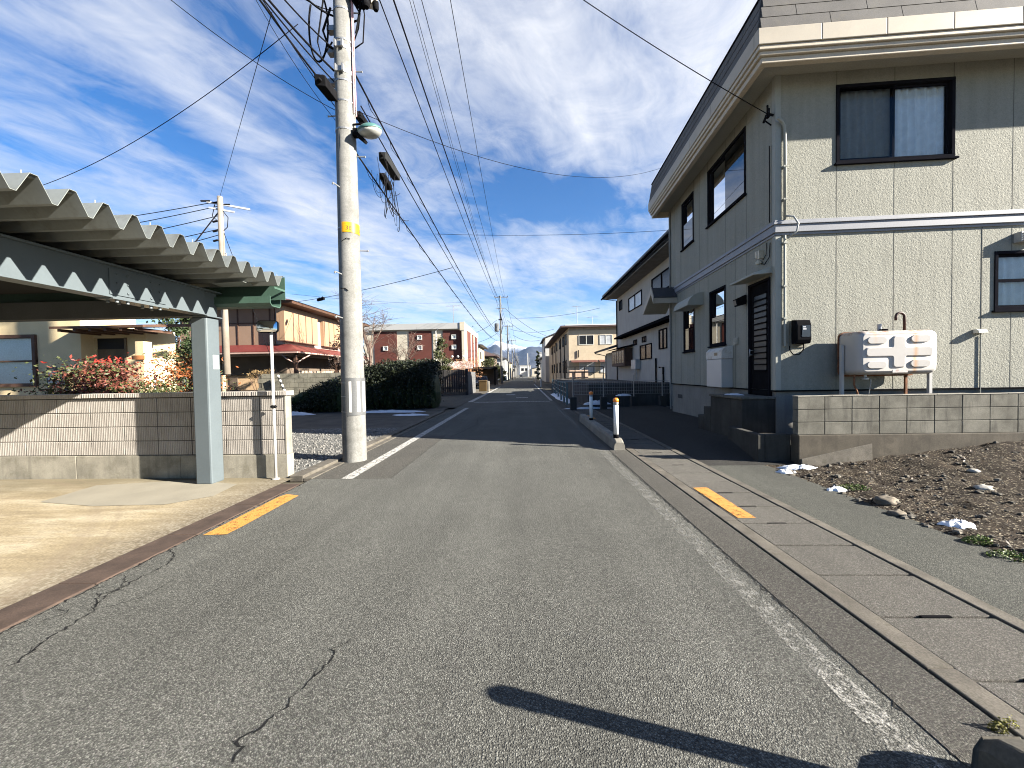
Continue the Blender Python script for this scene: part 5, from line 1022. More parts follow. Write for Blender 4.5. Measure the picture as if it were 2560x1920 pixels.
b = MB(); b.box(-13.84, -13.55, 21.5, 25.05, 3.75, 5.42); b.box(-14.0, -13.86, 21.5, 21.99, 3.75, 5.42); f_ = b.build('shutter_box', sidetan, bh); b = MB()
for y in (22.35, 22.9, 23.65, 24.35): b.box(-13.549, -13.53, y - .025, y + .025, 3.75, 5.42)
b.box(-13.86, -13.53, 21.5, 25.07, 3.70, 3.75); b.build('cladding_batten', browntrim, f_)
b = MB(); b.box(-13.84, -13.6, 25.9, 28.3, 3.75, 5.42); f_ = b.build('shutter_box', sidetan, bh); b = MB()
for y in (26.0, 26.6, 27.3): b.box(-13.599, -13.58, y - .025, y + .025, 3.75, 5.42)
b.box(-13.62, -13.58, 25.9, 28.3, 3.70, 3.75); b.build('cladding_batten', browntrim, f_)
b = MB(); b.hexa([(-20, 21.2, 5.78), (-12.9, 21.2, 5.78), (-12.9, 32, 5.78), (-20, 32, 5.78), (-20, 21.2, 5.92), (-12.85, 21.15, 5.92), (-12.85, 32, 5.92), (-20, 32, 5.92)]); b.build('eaves', browntrim, bh)
b = MB(); b.add([(-22, 21.1, 5.93), (-12.8, 21.1, 5.93), (-12.8, 32.2, 5.93), (-22, 32.2, 5.93), (-17.4, 25.5, 7.3), (-17.4, 28, 7.3)], [(0, 1, 4), (1, 2, 5, 4), (2, 3, 5), (3, 0, 4, 5)]); b.build('roof', dkroof, bh)
b = MB(); b.add([(-20, 20.8, 3.05), (-12.4, 20.8, 3.05), (-13.5, 21.9, 3.52), (-20, 21.9, 3.52), (-12.4, 31, 3.05), (-13.83, 31, 3.52), (-13.83, 21.95, 3.52)], [(0, 1, 2, 3), (1, 4, 5, 6, 2)]); rb = b.build('lean_to_roof', redroof, bh, solid=.06); b = MB(); b.box(-20, -12.4, 20.75, 20.83, 2.96, 3.04); b.box(-12.44, -12.36, 20.84, 31, 2.96, 3.04)
b.tube([(-13.4, 20.85, 2.95), (-13.2, 20.95, 2.7), (-12.75, 21.1, 2.4), (-12.7, 21.1, 2.0)], .035, 6); b.tube([(-12.45, 22.2, 2.95), (-12.55, 21.6, 2.7), (-12.7, 21.1, 2.4)], .035, 6); b.build('gutter_pipe', pm('beige_gutter', (.35, .24, .2), .5), rb)
for q in ((-12.78, 21.0), (-12.75, 25.6)): b = MB(); b.box(q[0], q[0] + .16, q[1], q[1] + .16, 0, 2.95); b.build('veranda_post', browntrim, bh)
b = MB()
for i in range(30): b.box(-12.9, -12.86, 21.6 + i * .3, 21.85 + i * .3, 0, 2.0)
b.build('board_screen', pm('weathered_board', (.27, .215, .165), .85, .15, 3), bh)
# old mossy block wall
ow = thing('old_block_wall', 'weathered mossy block wall below the brown house', 'wall'); mossb = pm('mossy_block', (.17, .16, .125), .95, .3, 2, 60, .15, .4, 60, dirt=(.055, .055, .04), streak=.6); b = MB()
for c in range(8):
    x0 = -12.75 + (.2 if c % 2 else 0)
    while x0 < -8.6: b.box(x0 + .006, x0 + .44, 18.0, 18.12, c * .225 + .006, c * .225 + .219); x0 += .45
b.build('blocks', mossb, ow); b = MB(); b.box(-12.7, -8.6, 18.015, 18.11, 0, 1.8); b.build('mortar', concdark, ow)
shrub('dry_grass_clump', 'dry straw coloured creeper hanging over the old wall corner', 'plant', -12.6, 18.1, 1.6, 2.15, .75, .2, 900, [leafmat('straw', [(.3, (.10, .07, .035)), (.6, (.30, .20, .09)), (.75, (.42, .30, .15))])], 8, .09, None, 9, 16, .16)
t = thing('tool_shed', 'small tan shed with a narrow door left of the old wall', 'shed'); b = MB(); b.box(-15.0, -13.0, 18.6, 19.6, 0, 1.75); b.build('wall', pm('tan_board', (.42, .29, .17), .85, .1), t); b = MB(); b.box(-15.1, -12.9, 18.5, 19.7, 1.76, 1.82); b.build('roof', black, t); b = MB(); b.box(-14.55, -14.15, 18.56, 18.6, 0, 1.65); b.build('door', dkwall, t)
tag(MB().tube([(-13.3, 16.6, 0), (-13.28, 16.6, 1.75)], .08, 9).build('log_post', pm('pale_log', (.42, .34, .22), .9, .3, 4, dirt=(.14, .1, .06))), 'pale peeling log post standing in front of the tan shed', 'post')
# red and cream apartment block
ra = thing('apartment_block', 'three storey apartment block with dark red and cream wall panels', 'apartment block'); cream = pm('cream_panel', (.42, .38, .30), .85, .05, 1); redp = pm('dark_red_panel', (.085, .026, .019), .85, .12, 1)
b = MB(); b.box(-23, -8.4, 55, 70.5, 0, 8.25); b.build('wall', cream, ra); b = MB(); b.box(-23.3, -8.35, 54.6, 55.6, 8.26, 9.1); b.box(-23.3, -8.3, 55.6, 70.6, 8.26, 9.05); b.build('parapet', pm('pale_grey_parapet', (.34, .34, .33), .6, .04, 1), ra); b = MB(); b.box(-8.75, -8.36, 54.55, 70.65, 0, 9.15); b.box(-9, -8.34, 54.5, 54.9, 8.0, 9.2); b.build('corner_pier', cream, ra)
for x0, x1 in ((-21.5, -18.2), (-16.45, -13.15), (-11.55, -8.78)): b = MB(); b.box(x0, x1, 54.93, 54.998, 2.5, 8.1); b.build('red_panel', redp, ra)
for y0, y1 in ((57.2, 60.8), (62.3, 64.4), (66.4, 69.5)): b = MB(); b.box(-8.355, -8.32, y0, y1, 1.5, 8.7); b.build('red_panel', redp, ra)
alu = pm('pale_window_frame', (.52, .52, .48), .4, .05)
for x0 in (-20.2, -15.22, -10.27):
    for z0 in (5.35, 6.8):
        if x0 == -20.2 and z0 > 6: continue
        b = MB(); framebox(b, x0, x0 + .68, z0, z0 + .64, .09, -.12, .0, YF(54.93)); w = b.build('window', alu, ra); paneP(x0 + .06, x0 + .62, z0 + .06, z0 + .58, -.03, YF(54.93)).build('pane', lpane, w)
b = MB(); b.tube([(-12.5, 54.8, 2), (-12.5, 54.8, 8.0), (-12.2, 54.7, 8.2)], .07, 6); b.build('downpipe', pm('pale_pipe', (.45, .45, .43), .5), ra); b = MB(); b.tube([(-10.5, 58, 9), (-10.5, 58, 12.2)], .05, 5); b.tube([(-11.6, 58, 12.1), (-9.4, 58, 12.1)], .03, 4); b.tube([(-11.2, 58, 11.5), (-9.8, 58, 11.5)], .03, 4)
for i in range(6): b.tube([(-11.4 + i * .38, 57.6, 12.1), (-11.4 + i * .38, 58.4, 12.1)], .02, 4)
b.build('aerial', galv, ra)
# sign board with three lamps, below the red block
sb = thing('sign_board', 'white sign board with faded script and three round lamps over it', 'sign', (-7.6, 44, 0)); k = NT('sign_face'); k.set(.6); k.col(k.ramp(k.noise(3.5, 5, .75, k.map((1, 1, 1.6))), [(.50, (.62, .60, .58)), (.56, (.40, .28, .28))])); b = MB(); b.box(-1.7, 1.7, -.06, .06, 2.35, 3.2); b.build('board', k.m, sb, bevel=.03); b = MB(); b.box(-1.5, -1.4, 0, .1, 0, 2.35); b.box(1.4, 1.5, 0, .1, 0, 2.35); b.build('post', black, sb)
for q in (-.55, .1, .75): b = MB(); b.lathe([(.0, -.14), (.10, -.1), (.14, 0), (.1, .1), (0, .14)], (q, -.25, 3.75), 10); l_ = b.build('sign_lamp', white, sb, smooth=True); b = MB(); b.tube([(q, -.2, 3.85), (q, 0, 3.95), (q, .03, 3.2)], .02, 5); b.build('stem', black, l_)
# dark board fence, side wall, yellow bin
t = thing('board_fence', 'dark weathered vertical board fence across the side street from the hedge', 'fence'); dkb = pm('charred_board', (.035, .033, .032), .9, .35, 3, 60, .2); b = MB(); rs = random.Random(6)
for i in range(22): x0 = -8.6 + i * .185; b.box(x0, x0 + .172, 30.5 + rs.uniform(0, .02), 30.54, .25, 2.02 + rs.uniform(-.03, .03))
b.build('boards', dkb, t); b = MB(); b.box(-8.6, -4.55, 30.56, 30.62, .5, .58); b.box(-8.6, -4.55, 30.56, 30.62, 1.6, 1.68); b.box(-8.6, -4.55, 30.45, 30.6, 0, .25); b.build('rail', concdark, t)
t = thing('side_block_wall', 'dark grey block wall turning along the road from the board fence', 'wall'); b = MB()
for c in range(8): b.box(-4.62, -4.48, 30.6 if c % 2 else 30.62, 35.4, c * .235, c * .235 + .228)
b.build('blocks', pm('dark_block', (.085, .085, .085), .95, .25, 2), t); b = MB(); b.box(-4.64, -4.45, 30.3, 30.58, 0, 2.1); b.build('end_pier', dkb, t)
t = thing('storage_bin', 'mustard yellow bin standing at the end of the dark block wall', 'bin', (-3.85, 36, 0)); b = MB(); b.box(-.36, .36, -.3, .3, .05, .98); b.build('bin_body', pm('mustard_paint', (.05, .03, .008), .7, .15, 3), t, bevel=.03); b = MB(); b.hexa([(-.4, -.34, .99), (.4, -.34, .99), (.4, .34, .99), (-.4, .34, .99), (-.36, -.3, 1.08), (.36, -.3, 1.08), (.36, .3, 1.1), (-.36, .3, 1.1)]); b.build('lid', pm('mustard_lid', (.06, .036, .010), .6), t); tag(MB().box(-3.45, -3.25, 35.9, 36.1, 0, 1.0).build('stone_post', conc, bevel=.03), 'grey stone post next to the mustard yellow bin', 'post')
shrub('dry_bush', 'blond leafless bush glowing in the sun below the red block', 'shrub', -6.6, 42, .8, 3.9, 1.7, 1.2, 2400, [leafmat('blond_twig', [(.3, (.18, .08, .04)), (.55, (.38, .2, .10)), (.72, (.55, .36, .2))])], 40, .22, None, 14, 26, .14)
# ================================================================ HOUSES FURTHER ON
def far_house(lab, x0, x1, y0, y1, h, wallm, roofm, wins=(), ov=.6, rh=1.2, name='far_house', grp='houses further down the street', axis='y'):
    t = thing(name, lab, 'house', (0, 0, 0), 0, grp); b = MB(); b.box(x0, x1, y0, y1, 0, h)
    if axis == 'y': b.prism([(x0, h), ((x0 + x1) / 2, h + rh * .8), (x1, h)], 'y', y0 + .01, y1 - .01)
    b.build('wall', wallm, t); b = MB(); xm, ym = (x0 + x1) / 2, (y0 + y1) / 2
    if axis == 'y': b.prism([(x0 - ov, h - .12), (xm, h + rh), (x1 + ov, h - .12), (x1 + ov, h + .06), (xm, h + rh + .18), (x0 - ov, h + .06)], 'y', y0 - ov, y1 + ov)
    elif axis == 'hip': b.add([(x0 - ov, y0 - ov, h), (x1 + ov, y0 - ov, h), (x1 + ov, y1 + ov, h), (x0 - ov, y1 + ov, h), (xm, y0 + 2.2, h + rh), (xm, y1 - 2.2, h + rh)], [(0, 1, 4), (1, 2, 5, 4), (2, 3, 5), (3, 0, 4, 5), (3, 2, 1, 0)]); b.box(x0 - ov, x1 + ov, y0 - ov, y1 + ov, h - .14, h - .004)
    else: b.box(x0 - ov, x1 + ov, y0 - ov, y1 + ov, h, h + .25)
    b.build('roof', roofm, t)
    for (face, a0, a1, z0, z1) in wins: simple_window(t, {'f': YF(y0), 'l': XF(x0, -1), 'r': XF(x1, 1)}[face], a0, a1, z0, z1)
    return t
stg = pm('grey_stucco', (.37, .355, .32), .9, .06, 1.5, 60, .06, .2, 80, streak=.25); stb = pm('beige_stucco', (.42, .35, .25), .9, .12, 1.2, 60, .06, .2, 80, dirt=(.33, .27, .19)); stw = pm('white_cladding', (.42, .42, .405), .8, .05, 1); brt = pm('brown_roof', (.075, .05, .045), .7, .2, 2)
# grey stucco house next to the big one (x 6.7, raised lot)
gh = thing('grey_house', 'grey stucco two storey house with deep sloping eaves beyond the big house', 'house'); HX = 6.7
K = lambda z: CAM_H + (z - CAM_H) * 1.175
b = MB(); b.box(HX, 15, 14.0, 27.7, 0, K(6.05)); b.build('wall', stg, gh)
b = MB(); b.hexa([(HX - .85, 13.2, K(6.12)), (HX + 4.2, 13.2, K(6.12) + 1.5), (HX + 4.2, 28.4, K(6.12) + 1.5), (HX - .85, 28.4, K(6.12)), (HX - .9, 13.15, K(6.35)), (HX + 4.2, 13.15, K(6.35) + 1.55), (HX + 4.2, 28.45, K(6.35) + 1.55), (HX - .9, 28.45, K(6.35))]); b.hexa([(15.8, 13.2, K(6.12)), (15.8, 28.4, K(6.12)), (HX + 4.2, 28.4, K(6.12) + 1.5), (HX + 4.2, 13.2, K(6.12) + 1.5), (15.8, 13.15, K(6.35)), (15.8, 28.45, K(6.35)), (HX + 4.2, 28.45, K(6.35) + 1.55), (HX + 4.2, 13.15, K(6.35) + 1.55)]); rfm = b.build('roof', tile, gh)
b = MB(); b.box(HX - .80, HX, 14, 27.8, K(6.02), K(6.06)); b.build('soffit', pm('dull_soffit', (.2, .19, .17), .8), rfm); b = MB(); b.tube([(HX - .95, 13.3, K(6.17)), (HX - .95, 28.4, K(6.12))], .06, 7); b.tube([(HX - .95, 28.2, K(6.12)), (HX - .06, 27.6, K(5.9)), (HX - .06, 27.6, 1.0)], .04, 6); b.build('gutter_pipe', black, rfm)
b = MB(); b.prism([(HX - .5, K(3.50)), (HX - .5, K(3.58)), (HX - .002, K(3.78)), (HX - .002, K(3.50))], 'y', 14.0, 26.6); b.build('pent_roof', black, gh)
ghw = [(21.9, 24.6, K(4.79), K(5.52)), (26.2, 26.95, K(5.2), K(5.75)), (17.4, 20.2, K(4.85), K(5.62)), (20.3, 22.3, K(2.16), K(2.86)), (18.15, 19.2, K(2.5), K(3.32)), (22.9, 23.6, K(2.95), K(3.22)), (21.2, 21.9, K(2.98), K(3.25))]
for a0, a1, z0, z1 in ghw: simple_window(gh, XF(HX, -1), a0, a1, z0, z1, darkbronze, lpane if a0 == 21.9 else dpane)
b = MB(); b.box(HX - .5, HX - .002, 23.9, 27.3, K(1.93), K(2.85)); bay = b.build('bay_window', browntrim, gh); b = MB()
for i in range(5): b.box(HX - .51, HX - .50, 24.05 + i * .64, 24.55 + i * .64, K(2.1), K(2.75))
b.build('pane', dpane, bay); b = MB(); b.hexa([(HX - .75, 23.7, K(2.86)), (HX, 23.7, K(2.98)), (HX, 27.5, K(2.98)), (HX - .75, 27.5, K(2.86)), (HX - .75, 23.7, K(2.9)), (HX, 23.7, K(3.04)), (HX, 27.5, K(3.04)), (HX - .75, 27.5, K(2.9))]); b.build('canopy', black, bay)
b = MB(); b.box(HX - .3, HX - .002, 22.3, 23.2, K(1.72), K(2.2)); ht = b.build('water_heater', white, gh, bevel=.02); b = MB(); b.tube([(HX - .15, 22.6, K(1.72)), (HX - .15, 22.6, 1.1)], .04, 6); b.tube([(HX - .15, 22.9, K(1.72)), (HX - .15, 22.9, 1.1)], .03, 6); b.build('pipe', galv, ht)
b = MB(); b.tube([(HX - .05, 19.6, 1.0), (HX - .05, 19.6, K(2.15))], .04, 6); b.tube([(HX - .05, 18.6, 1.0), (HX - .05, 18.6, K(1.75)), (HX - .25, 18.6, K(1.75))], .04, 6); b.build('wall_pipe', black, gh)
wg = thing('house_wing', 'low dark roofed wing joining the grey house on its far side', 'house'); b = MB(); b.box(HX + .3, 13, 27.75, 33, 0, K(2.95)); b.build('wall', stg, wg); b = MB(); b.hexa([(HX - .55, 27.75, K(3.0)), (HX + 3, 27.75, K(3.0) + 1.1), (HX + 3, 33.5, K(3.0) + 1.1), (HX - .55, 33.5, K(3.0)), (HX - .6, 27.75, K(3.12)), (HX + 3, 27.75, K(3.12) + 1.15), (HX + 3, 33.55, K(3.12) + 1.15), (HX - .6, 33.55, K(3.12))]); r2 = b.build('roof', tile, wg); b = MB(); b.tube([(HX - .55, 33.4, K(3.0)), (HX + .25, 32.9, K(2.8)), (HX + .25, 32.9, .8)], .05, 6); b.build('downpipe', galv, r2)
# raised lot: dark retaining wall, mesh fence on block piers
t = thing('lot_retaining_wall', 'dark retaining wall under the grey house behind the wire mesh fence', 'wall'); b = MB(); b.box(2.95, 6.7, 17.9, 18.15, -.1, 1.08); b.box(2.95, 3.2, 18.152, 36, -.1, 1.08); b.build('wall_body', pm('shaded_concrete', (.06, .058, .055), .95, .3, 1.5, streak=.6), t); b = MB(); b.quad((3.2, 18.15, 1.05), (15, 18.15, 1.05), (15, 40, 1.05), (3.2, 40, 1.05)); b.build('lot_ground', yardm, t)
mf = thing('mesh_fence', 'pale wire mesh fence with posts on dark block piers', 'fence'); b = MB()
for x in (2.09, 3.38, 4.66, 5.86): b.tube([(x, 16.5, .5), (x, 16.5, 1.47)], .028, 8)
b.build('post', galv, mf); b = MB()
for x in (2.09, 3.38, 4.66, 5.86): b.box(x - .13, x + .13, 16.38, 16.62, -.1, .55)
b.build('pier', pm('dark_pier', (.04, .04, .038), .95), mf, bevel=.01); b = MB()
for i in range(42): x = 2.05 + i * .1; b.tube([(x, 16.47, .66), (x, 16.47, 1.2)], .0045, 4)
for z in (.66, .80, .94, 1.08, 1.2): b.tube([(2.05, 16.465, z), (6.15, 16.465, z)], .006, 4)
b.build('mesh', galv, mf)
snowpatch(3.2, 17.1, .62, .2, .2, 'snow on the tilted slab behind the mesh fence', 31, .12); snowpatch(4.4, 17.2, .3, .15, .55, 'small snow cap behind the second mesh fence pier', 32, .06); snowpatch(2.9, 16.9, .9, .1, .02, 'thin snow line at the foot of the mesh fence piers', 33, .05)
rf_ = thing('roadside_railing', 'grey green pipe railing along the right roadside beyond the mesh fence', 'railing'); teal = pm('grey_green_paint', (.12, .17, .17), .5, .15, 3); b = MB(); PP = [(2.10, 19.0), (2.12, 20.6), (2.14, 22.4), (2.2, 25), (2.3, 28), (2.45, 31.5), (2.65, 36)]
for x, y in PP: b.box(x - .045, x + .045, y - .045, y + .045, 0, 1.12)
b.build('post', teal, rf_); b = MB()
for z in (.35, .6, .85, 1.08): b.tube([(x, y, z) for x, y in PP], .022, 6)
b.build('rail', teal, rf_); b = MB(); b.box(1.9, 3.0, 21.2, 21.26, 1.10, 1.15); b.build('cross_rail', galv, rf_)
# beige apartment, sunlit end wall
KK = lambda z: CAM_H + (z - CAM_H) * 1.2
ap = thing('beige_apartment', 'beige two storey apartment with a sunlit end wall and snow edged roof', 'apartment'); AX0, AY0 = 4.92, 42.0
b = MB(); b.box(AX0, 16, AY0, 74, 0, KK(5.45)); b.build('wall', stb, ap); b = MB(); b.box(AX0 - .9, 17, AY0 - .5, 75, KK(5.72), KK(5.86)); b.hexa([(AX0 - .9, AY0 - .5, KK(5.862)), (17, AY0 - .5, KK(5.862)), (17, 75, KK(5.862)), (AX0 - .9, 75, KK(5.862)), (AX0 + 1, AY0 + 1, KK(6.1)), (16, AY0 + 1, KK(6.1)), (16, 73, KK(6.1)), (AX0 + 1, 73, KK(6.1))]); rfa = b.build('roof', brt, ap); b = MB(); b.box(AX0 - .4, 17, AY0 - .53, AY0 - .3, KK(5.865), KK(5.93)); b.build('roof_snow', snow, rfa)
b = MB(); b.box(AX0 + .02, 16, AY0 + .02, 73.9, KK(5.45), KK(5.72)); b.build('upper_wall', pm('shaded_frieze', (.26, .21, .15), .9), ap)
for a0, a1, z0, z1, pn in ((6.0, 7.62, 4.67, 5.72, dpane), (6.0, 7.74, 1.6, 2.85, lpane), (8.25, 9.6, 4.67, 5.72, lpane), (8.3, 9.9, 1.6, 2.85, lpane)): simple_window(ap, YF(AY0), a0, a1, z0, z1, alu, pn)
for x0, x1 in ((5.1, 7.9), (8.1, 10.3)): b = MB(); b.hexa([(x0, AY0 - .9, KK(2.55)), (x1, AY0 - .9, KK(2.55)), (x1, AY0, KK(2.72)), (x0, AY0, KK(2.72)), (x0, AY0 - .9, KK(2.58)), (x1, AY0 - .9, KK(2.58)), (x1, AY0, KK(2.77)), (x0, AY0, KK(2.77))]); b.build('window_canopy', dkroof, ap)
for y0 in (44, 47, 51.5, 56, 61, 66):
    for z0, z1 in ((4.9, 6.1), (1.7, 3.1)): simple_window(ap, XF(AX0, -1), y0, y0 + 1.5, z0, z1, darkbronze, dpane)
b = MB()
for y0 in (46, 50.5, 58, 64): b.tube([(AX0 - .08, y0, .3), (AX0 - .08, y0, 6.2)], .06, 6)
b.tube([(5.95, AY0 - .08, 3.3), (5.95, AY0 - .08, 4.1)], .05, 6); b.build('downpipe', black, ap)
b = MB()
for xx in (6.4, 8.2): b.tube([(xx, 46, 6.5), (xx, 46, 9.6 if xx < 7 else 8.3)], .03, 4); b.tube([(xx - .6, 46, 9.5 if xx < 7 else 8.2), (xx + .6, 46, 9.55 if xx < 7 else 8.25)], .02, 4)
b.build('aerial', galv, ap)
t = thing('veranda_railing', 'dark pipe veranda railing in front of the beige apartment', 'railing'); b = MB()
for x in (4.0, 4.9, 5.8, 6.7, 7.6): b.tube([(x, 37, 1.0), (x, 37, 2.2)], .04, 6)
for z in (1.1, 1.65, 2.2): b.tube([(4.0, 37, z), (7.6, 37, z)], .035, 6)
b.build('rail', black, t); b = MB(); b.box(4.4, 6.2, 37.3, 37.4, 1.05, 1.9); b.build('pale_board', pm('peach_board', (.45, .33, .25), .8), t)
far_house('white clad house front past the beige apartment', 4.3, 12, 76, 90, 8.6, stw, tile, (('l', 78, 79.2, 6, 7.2),), .5, 1.6)
far_house('small dark roofed house past the white clad one on the right', 5.0, 14, 96, 112, 5.6, stw, tile, (('f', 5.5, 7, 3.4, 4.6), ('l', 99, 101, 3.4, 4.6)), .9, 2.0)
far_house('low grey house deep down the right side of the street', 4.6, 12, 118, 136, 6.4, stg, tile, (('f', 5.2, 6.8, 3.6, 5), ('l', 121, 123, 3.6, 5)), .8, 1.6, axis='hip'); far_house('pale flat topped building far down on the right', 6.0, 16, 145, 165, 9.5, stw, stg, (('f', 7, 9, 6, 7.5), ('f', 10, 12, 6, 7.5)), .1, 1, axis='flat')
far_house('tan house with stacked eaves just past the red block', -15, -8.6, 74, 84, 7.4, stb, tile, (('f', -12, -10, 4.8, 6.2), ('r', 76, 78, 4.8, 6.2)), .9, 1.2, axis='hip'); b = 0
far_house('dark timbered house behind the blond bush', -13, -6.8, 88, 98, 6.0, dkwall, brt, (('f', -10, -8, 3.2, 4.6), ('f', -12.5, -11, 3.2, 4.6)), .8, 1.6, axis='hip'); far_house('white walled house with a dark balcony left of the second far pole', -12, -5.2, 108, 122, 6.2, stw, tile, (('f', -9, -7, 3.4, 5.0), ('f', -11.5, -10, 3.4, 5.0)), .5, 1.8, axis='hip')
far_house('grey roofed house beyond the white walled one on the left', -14, -5.5, 132, 146, 6.6, stg, tile, (('f', -9, -7, 3.4, 5.0),), .7, 1.8); far_house('tan house far down the left side near the fifth pole', -13, -5.4, 160, 178, 6.6, stb, brt, (('f', -9, -7, 3.4, 5.0),), .6, 1.6, axis='hip')
far_house('white building closing the end of the street', -3.2, 5.5, 300, 312, 8.5, stw, stg, (('f', -2, 0, 4.5, 6.5), ('f', 1, 3, 4.5, 6.5)), .3, 1.0, axis='flat'); far_house('low cream shop beside the white building at the street end', 6.2, 18, 290, 306, 6.0, cream, tile, (('f', 8, 11, 2, 4),), .6, 1.2); far_house('grey house left of the street end', -16, -5.4, 285, 300, 7.5, stg, tile, (('f', -9, -7, 4, 6),), .6, 1.5)
tag(MB().tube([(2.9, 280, 0), (2.9, 280, 17)], .35, 10).build('white_mast', stw), 'pale mast sticking up at the end of the street', 'mast')
tree('garden_pine', 'round dark garden tree between the first and second far poles', 'tree', -6.3, 72, .8, 4.6, 1.9, 3200, lol, .35, .14, 21, None, 30); tree('garden_pine', 'sunlit yellow green hedge bush right after the first far pole', 'tree', -5.0, 84, .1, 3.1, 1.2, 2400, leafmat('sunny_hedge', [(.3, (.05, .05, .012)), (.6, (.13, .12, .03)), (.75, (.24, .2, .06))]), .3, .1, 22, None, 24); tree('cypress', 'slim dark cypress standing at the right roadside far off', 'tree', 3.9, 106, .3, 8.0, .8, 2600, lev, .35, .12, 23, None, 34, .8)
dg = thing('dark_garage', 'dark open garage between the tan house and the first far pole', 'garage'); b = MB(); b.box(-9.3, -4.3, 58, 63, 2.5, 2.85); b.build('roof', black, dg); b = MB(); b.box(-9.3, -9.1, 58, 63, 0, 2.5); b.box(-9.1, -4.3, 62.8, 63, 0, 2.5); b.build('wall', dkwall, dg); b = MB(); b.box(-4.5, -4.3, 58.1, 58.3, 0, 2.5); b.build('post', black, dg)
# parked cars
def car(lab, x, y, rz, m_, s=1.0):
    t = thing('parked_car', lab, 'car', (x, y, 0), rz, 'cars parked far down the street'); prof = [(-2.1, .35), (-2.12, .75), (-1.95, .92), (-1.3, 1.0), (-.75, 1.42), (.75, 1.46), (1.5, 1.02), (2.05, .88), (2.12, .55), (2.05, .33)]
    b = MB(); b.prism(prof, 'x', -.82, .82); b.build('body', m_, t, bevel=.06); b = MB(); b.prism([(-1.22, 1.01), (-.72, 1.38), (.72, 1.41), (1.38, 1.03)], 'x', -.825, .825); b.build('side_window', dpane, t)
    b = MB(); b.hexa([(-.7, -1.33, 1.0), (.7, -1.33, 1.0), (.66, -.80, 1.4), (-.66, -.80, 1.4), (-.7, -1.36, 1.02), (.7, -1.36, 1.02), (.66, -.83, 1.42), (-.66, -.83, 1.42)]); b.build('windscreen', dpane, t)
    for xx in (-.78, .78):
        for yy in (-1.35, 1.35): b = MB(); b.lathe([(.18, -.1), (.31, -.1), (.33, -.06), (.33, .06), (.31, .1), (.18, .1)], (xx, yy, .33), 16, Matrix.Rotation(R(90), 3, 'Y')); b.build('wheel', black, t)
    b = MB(); b.box(-.78, -.5, -2.13, -2.08, .62, .78); b.build('headlight', lpane, t); b = MB(); b.box(.5, .78, -2.13, -2.08, .62, .78); b.build('headlight', lpane, t)
car('white car parked in the yard left of the first far pole', -7.6, 52, R(20), pm('white_car_paint', (.6, .6, .6), .3, .02, spec=.6)); car('dark car parked beside the white one under the blond bush', -5.6, 49, R(12), pm('dark_car_paint', (.04, .04, .05), .25, .05, spec=.6)); car('black car standing on the road far away', -1.6, 210, 0, pm('black_car_paint', (.015, .015, .018), .25, .05, spec=.6))
for i, y in enumerate((46.5, 72, 100)): tag(MB().lathe([(.11, 0), (.11, .95), (.08, 1.0)], n=12).build('white_bollard', white), ('nearest', 'middle', 'furthest')[i] + ' white bollard along the far right kerb', 'bollard', 'white bollards along the far right kerb').location = (2.05 + i * .15, y, 0)
# ================================================================ SKY, SUN, AIR
W = bpy.data.worlds.new('World'); S.world = W; W.use_nodes = True; nt = W.node_tree; nt.nodes.clear()
def N(t): return nt.nodes.new(t)
def L(a, c): nt.links.new(a, c)
out = N('ShaderNodeOutputWorld'); bg = N('ShaderNodeBackground'); L(bg.outputs[0], out.inputs[0])
sky = N('ShaderNodeTexSky'); sky.sky_type = 'NISHITA'; sky.sun_disc = False; sky.sun_elevation = math.atan(AZ); sky.sun_rotation = math.atan2(AX, AY); sky.altitude = 300; sky.ozone_density = 3.0; sky.dust_density = .4; sky.air_density = 1.0
tc = N('ShaderNodeTexCoord'); sp = N('ShaderNodeSeparateXYZ'); L(tc.outputs['Generated'], sp.inputs[0])
def MT(op, a, c=0, clamp=False):
    n = N('ShaderNodeMath'); n.operation = op; n.use_clamp = clamp
    for v, i in ((a, 0), (c, 1)):
        if isinstance(v, (int, float)): n.inputs[i].default_value = v
        else: L(v, n.inputs[i])
    return n.outputs[0]
zz = MT('ADD', MT('MAXIMUM', sp.outputs[2], 0), .055)
cx = N('ShaderNodeCombineXYZ'); L(MT('DIVIDE', sp.outputs[0], zz), cx.inputs[0]); L(MT('DIVIDE', sp.outputs[1], zz), cx.inputs[1])
def cloud(scale, rot, loc, sc, detail, rough, dist):
    m1 = N('ShaderNodeMapping'); m1.inputs['Rotation'].default_value = (0, 0, rot); L(cx.outputs[0], m1.inputs[0])
    m2 = N('ShaderNodeMapping'); m2.inputs['Scale'].default_value = (*scale, 1); m2.inputs['Location'].default_value = loc; L(m1.outputs[0], m2.inputs[0])
    n = N('ShaderNodeTexNoise'); n.inputs['Scale'].default_value = sc; n.inputs['Detail'].default_value = detail; n.inputs['Roughness'].default_value = rough; n.inputs['Distortion'].default_value = dist; L(m2.outputs[0], n.inputs['Vector']); return n.outputs[0]
ROT = R(-66)
c1 = cloud((.40, 1.0), ROT, CL1, 1.9, 9, .62, .35)
c2 = cloud((1, 1), 0, CL2, .62, 4, .5, .2)
c3 = cloud((.75, 1.0), R(-50), CL3, 5.6, 9, .66, .8)
dens = MT('ADD', MT('ADD', MT('MULTIPLY', c1, .56), MT('MULTIPLY', c2, .36)), MT('MULTIPLY', c3, .30))
sx2 = N('ShaderNodeSeparateXYZ'); L(cx.outputs[0], sx2.inputs[0])
wob = MT('MULTIPLY', MT('SUBTRACT', c2, .5), .5)
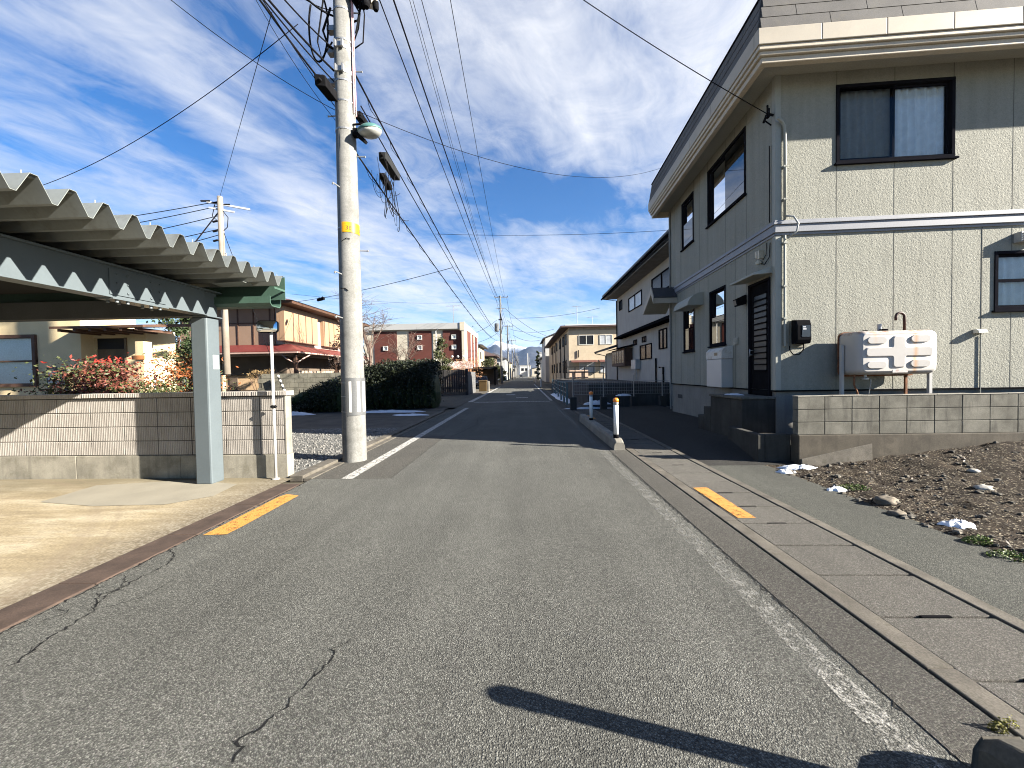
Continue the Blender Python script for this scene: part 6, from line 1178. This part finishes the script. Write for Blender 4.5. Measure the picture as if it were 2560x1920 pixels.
for bx, by, rx, ry, amp in CLOUD_BLOBS:      # broad clear lanes and banks in the cloud sheet
    g = MT('ADD', MT('POWER', MT('DIVIDE', MT('SUBTRACT', MT('ADD', sx2.outputs[0], wob), bx), rx), 2), MT('POWER', MT('DIVIDE', MT('SUBTRACT', sx2.outputs[1], by), ry), 2))
    dens = MT('ADD', dens, MT('MULTIPLY', MT('EXPONENT', MT('MULTIPLY', g, -1)), amp))
rear = N('ShaderNodeMapRange'); rear.inputs[1].default_value = .15; rear.inputs[2].default_value = -.35; rear.inputs[3].default_value = 0; rear.inputs[4].default_value = -.16; L(sp.outputs[1], rear.inputs[0]); dens = MT('ADD', dens, rear.outputs[0])      # unseen sky behind the camera thinned of cloud, to deepen shadows
rmp = N('ShaderNodeValToRGB'); e = rmp.color_ramp.elements; e[0].position = CR[0]; e[0].color = (0, 0, 0, 1); e[1].position = CR[2]; e[1].color = (1, 1, 1, 1); q = e.new(CR[1]); q.color = (.48, .48, .48, 1); L(dens, rmp.inputs[0])
hs = N('ShaderNodeHueSaturation'); hs.inputs['Saturation'].default_value = 1.36; hs.inputs['Hue'].default_value = .508; hs.inputs['Value'].default_value = SKYV; L(sky.outputs[0], hs.inputs['Color'])
ccol = N('ShaderNodeMix'); ccol.data_type = 'RGBA'; ccol.inputs[6].default_value = (*CLA, 1); ccol.inputs[7].default_value = (*CLB, 1); L(c2, ccol.inputs[0])
mx = N('ShaderNodeMix'); mx.data_type = 'RGBA'; L(rmp.outputs[0], mx.inputs[0]); L(hs.outputs[0], mx.inputs[6]); L(ccol.outputs[2], mx.inputs[7])
hz = N('ShaderNodeMapRange'); hz.inputs[1].default_value = .24; hz.inputs[2].default_value = .0; hz.inputs[3].default_value = 0; hz.inputs[4].default_value = .42; L(sp.outputs[2], hz.inputs[0])
mx2 = N('ShaderNodeMix'); mx2.data_type = 'RGBA'; L(MT('POWER', hz.outputs[0], 1.5), mx2.inputs[0]); L(mx.outputs[2], mx2.inputs[6]); mx2.inputs[7].default_value = (*HZC, 1)
L(mx2.outputs[2], bg.inputs['Color']); bg.inputs['Strength'].default_value = SKYS
su = bpy.data.lights.new('sun', 'SUN'); su.energy = 5.0; su.angle = R(.53); su.color = (1.0, .93, .82); so = bpy.data.objects.new('sun', su); COL.objects.link(so); so.rotation_euler = SUN.to_track_quat('Z', 'Y').to_euler(); so.location = (30, -20, 40)
if HAZE:
    b = MB(); b.box(-6000, 6000, -300, 10500, -12, 1100); hm = bpy.data.materials.new('haze'); hm.use_nodes = True; t_ = hm.node_tree; t_.nodes.clear(); o_ = t_.nodes.new('ShaderNodeOutputMaterial'); v_ = t_.nodes.new('ShaderNodeVolumePrincipled'); v_.inputs['Density'].default_value = HAZE; v_.inputs['Color'].default_value = (.42, .62, 1.0, 1); v_.inputs['Anisotropy'].default_value = .1; t_.links.new(v_.outputs[0], o_.inputs['Volume']); setting(b.build('haze', hm), 'stuff')
S.view_settings.view_transform = 'Standard'; S.view_settings.look = 'None'; S.view_settings.exposure = EXPO; S.view_settings.gamma = 1
S.cycles.filter_width = 1.05; S.cycles.max_bounces = 8; S.cycles.transparent_max_bounces = 16; S.cycles.use_denoising = True; S.cycles.volume_bounces = 0; S.cycles.sample_clamp_indirect = 4
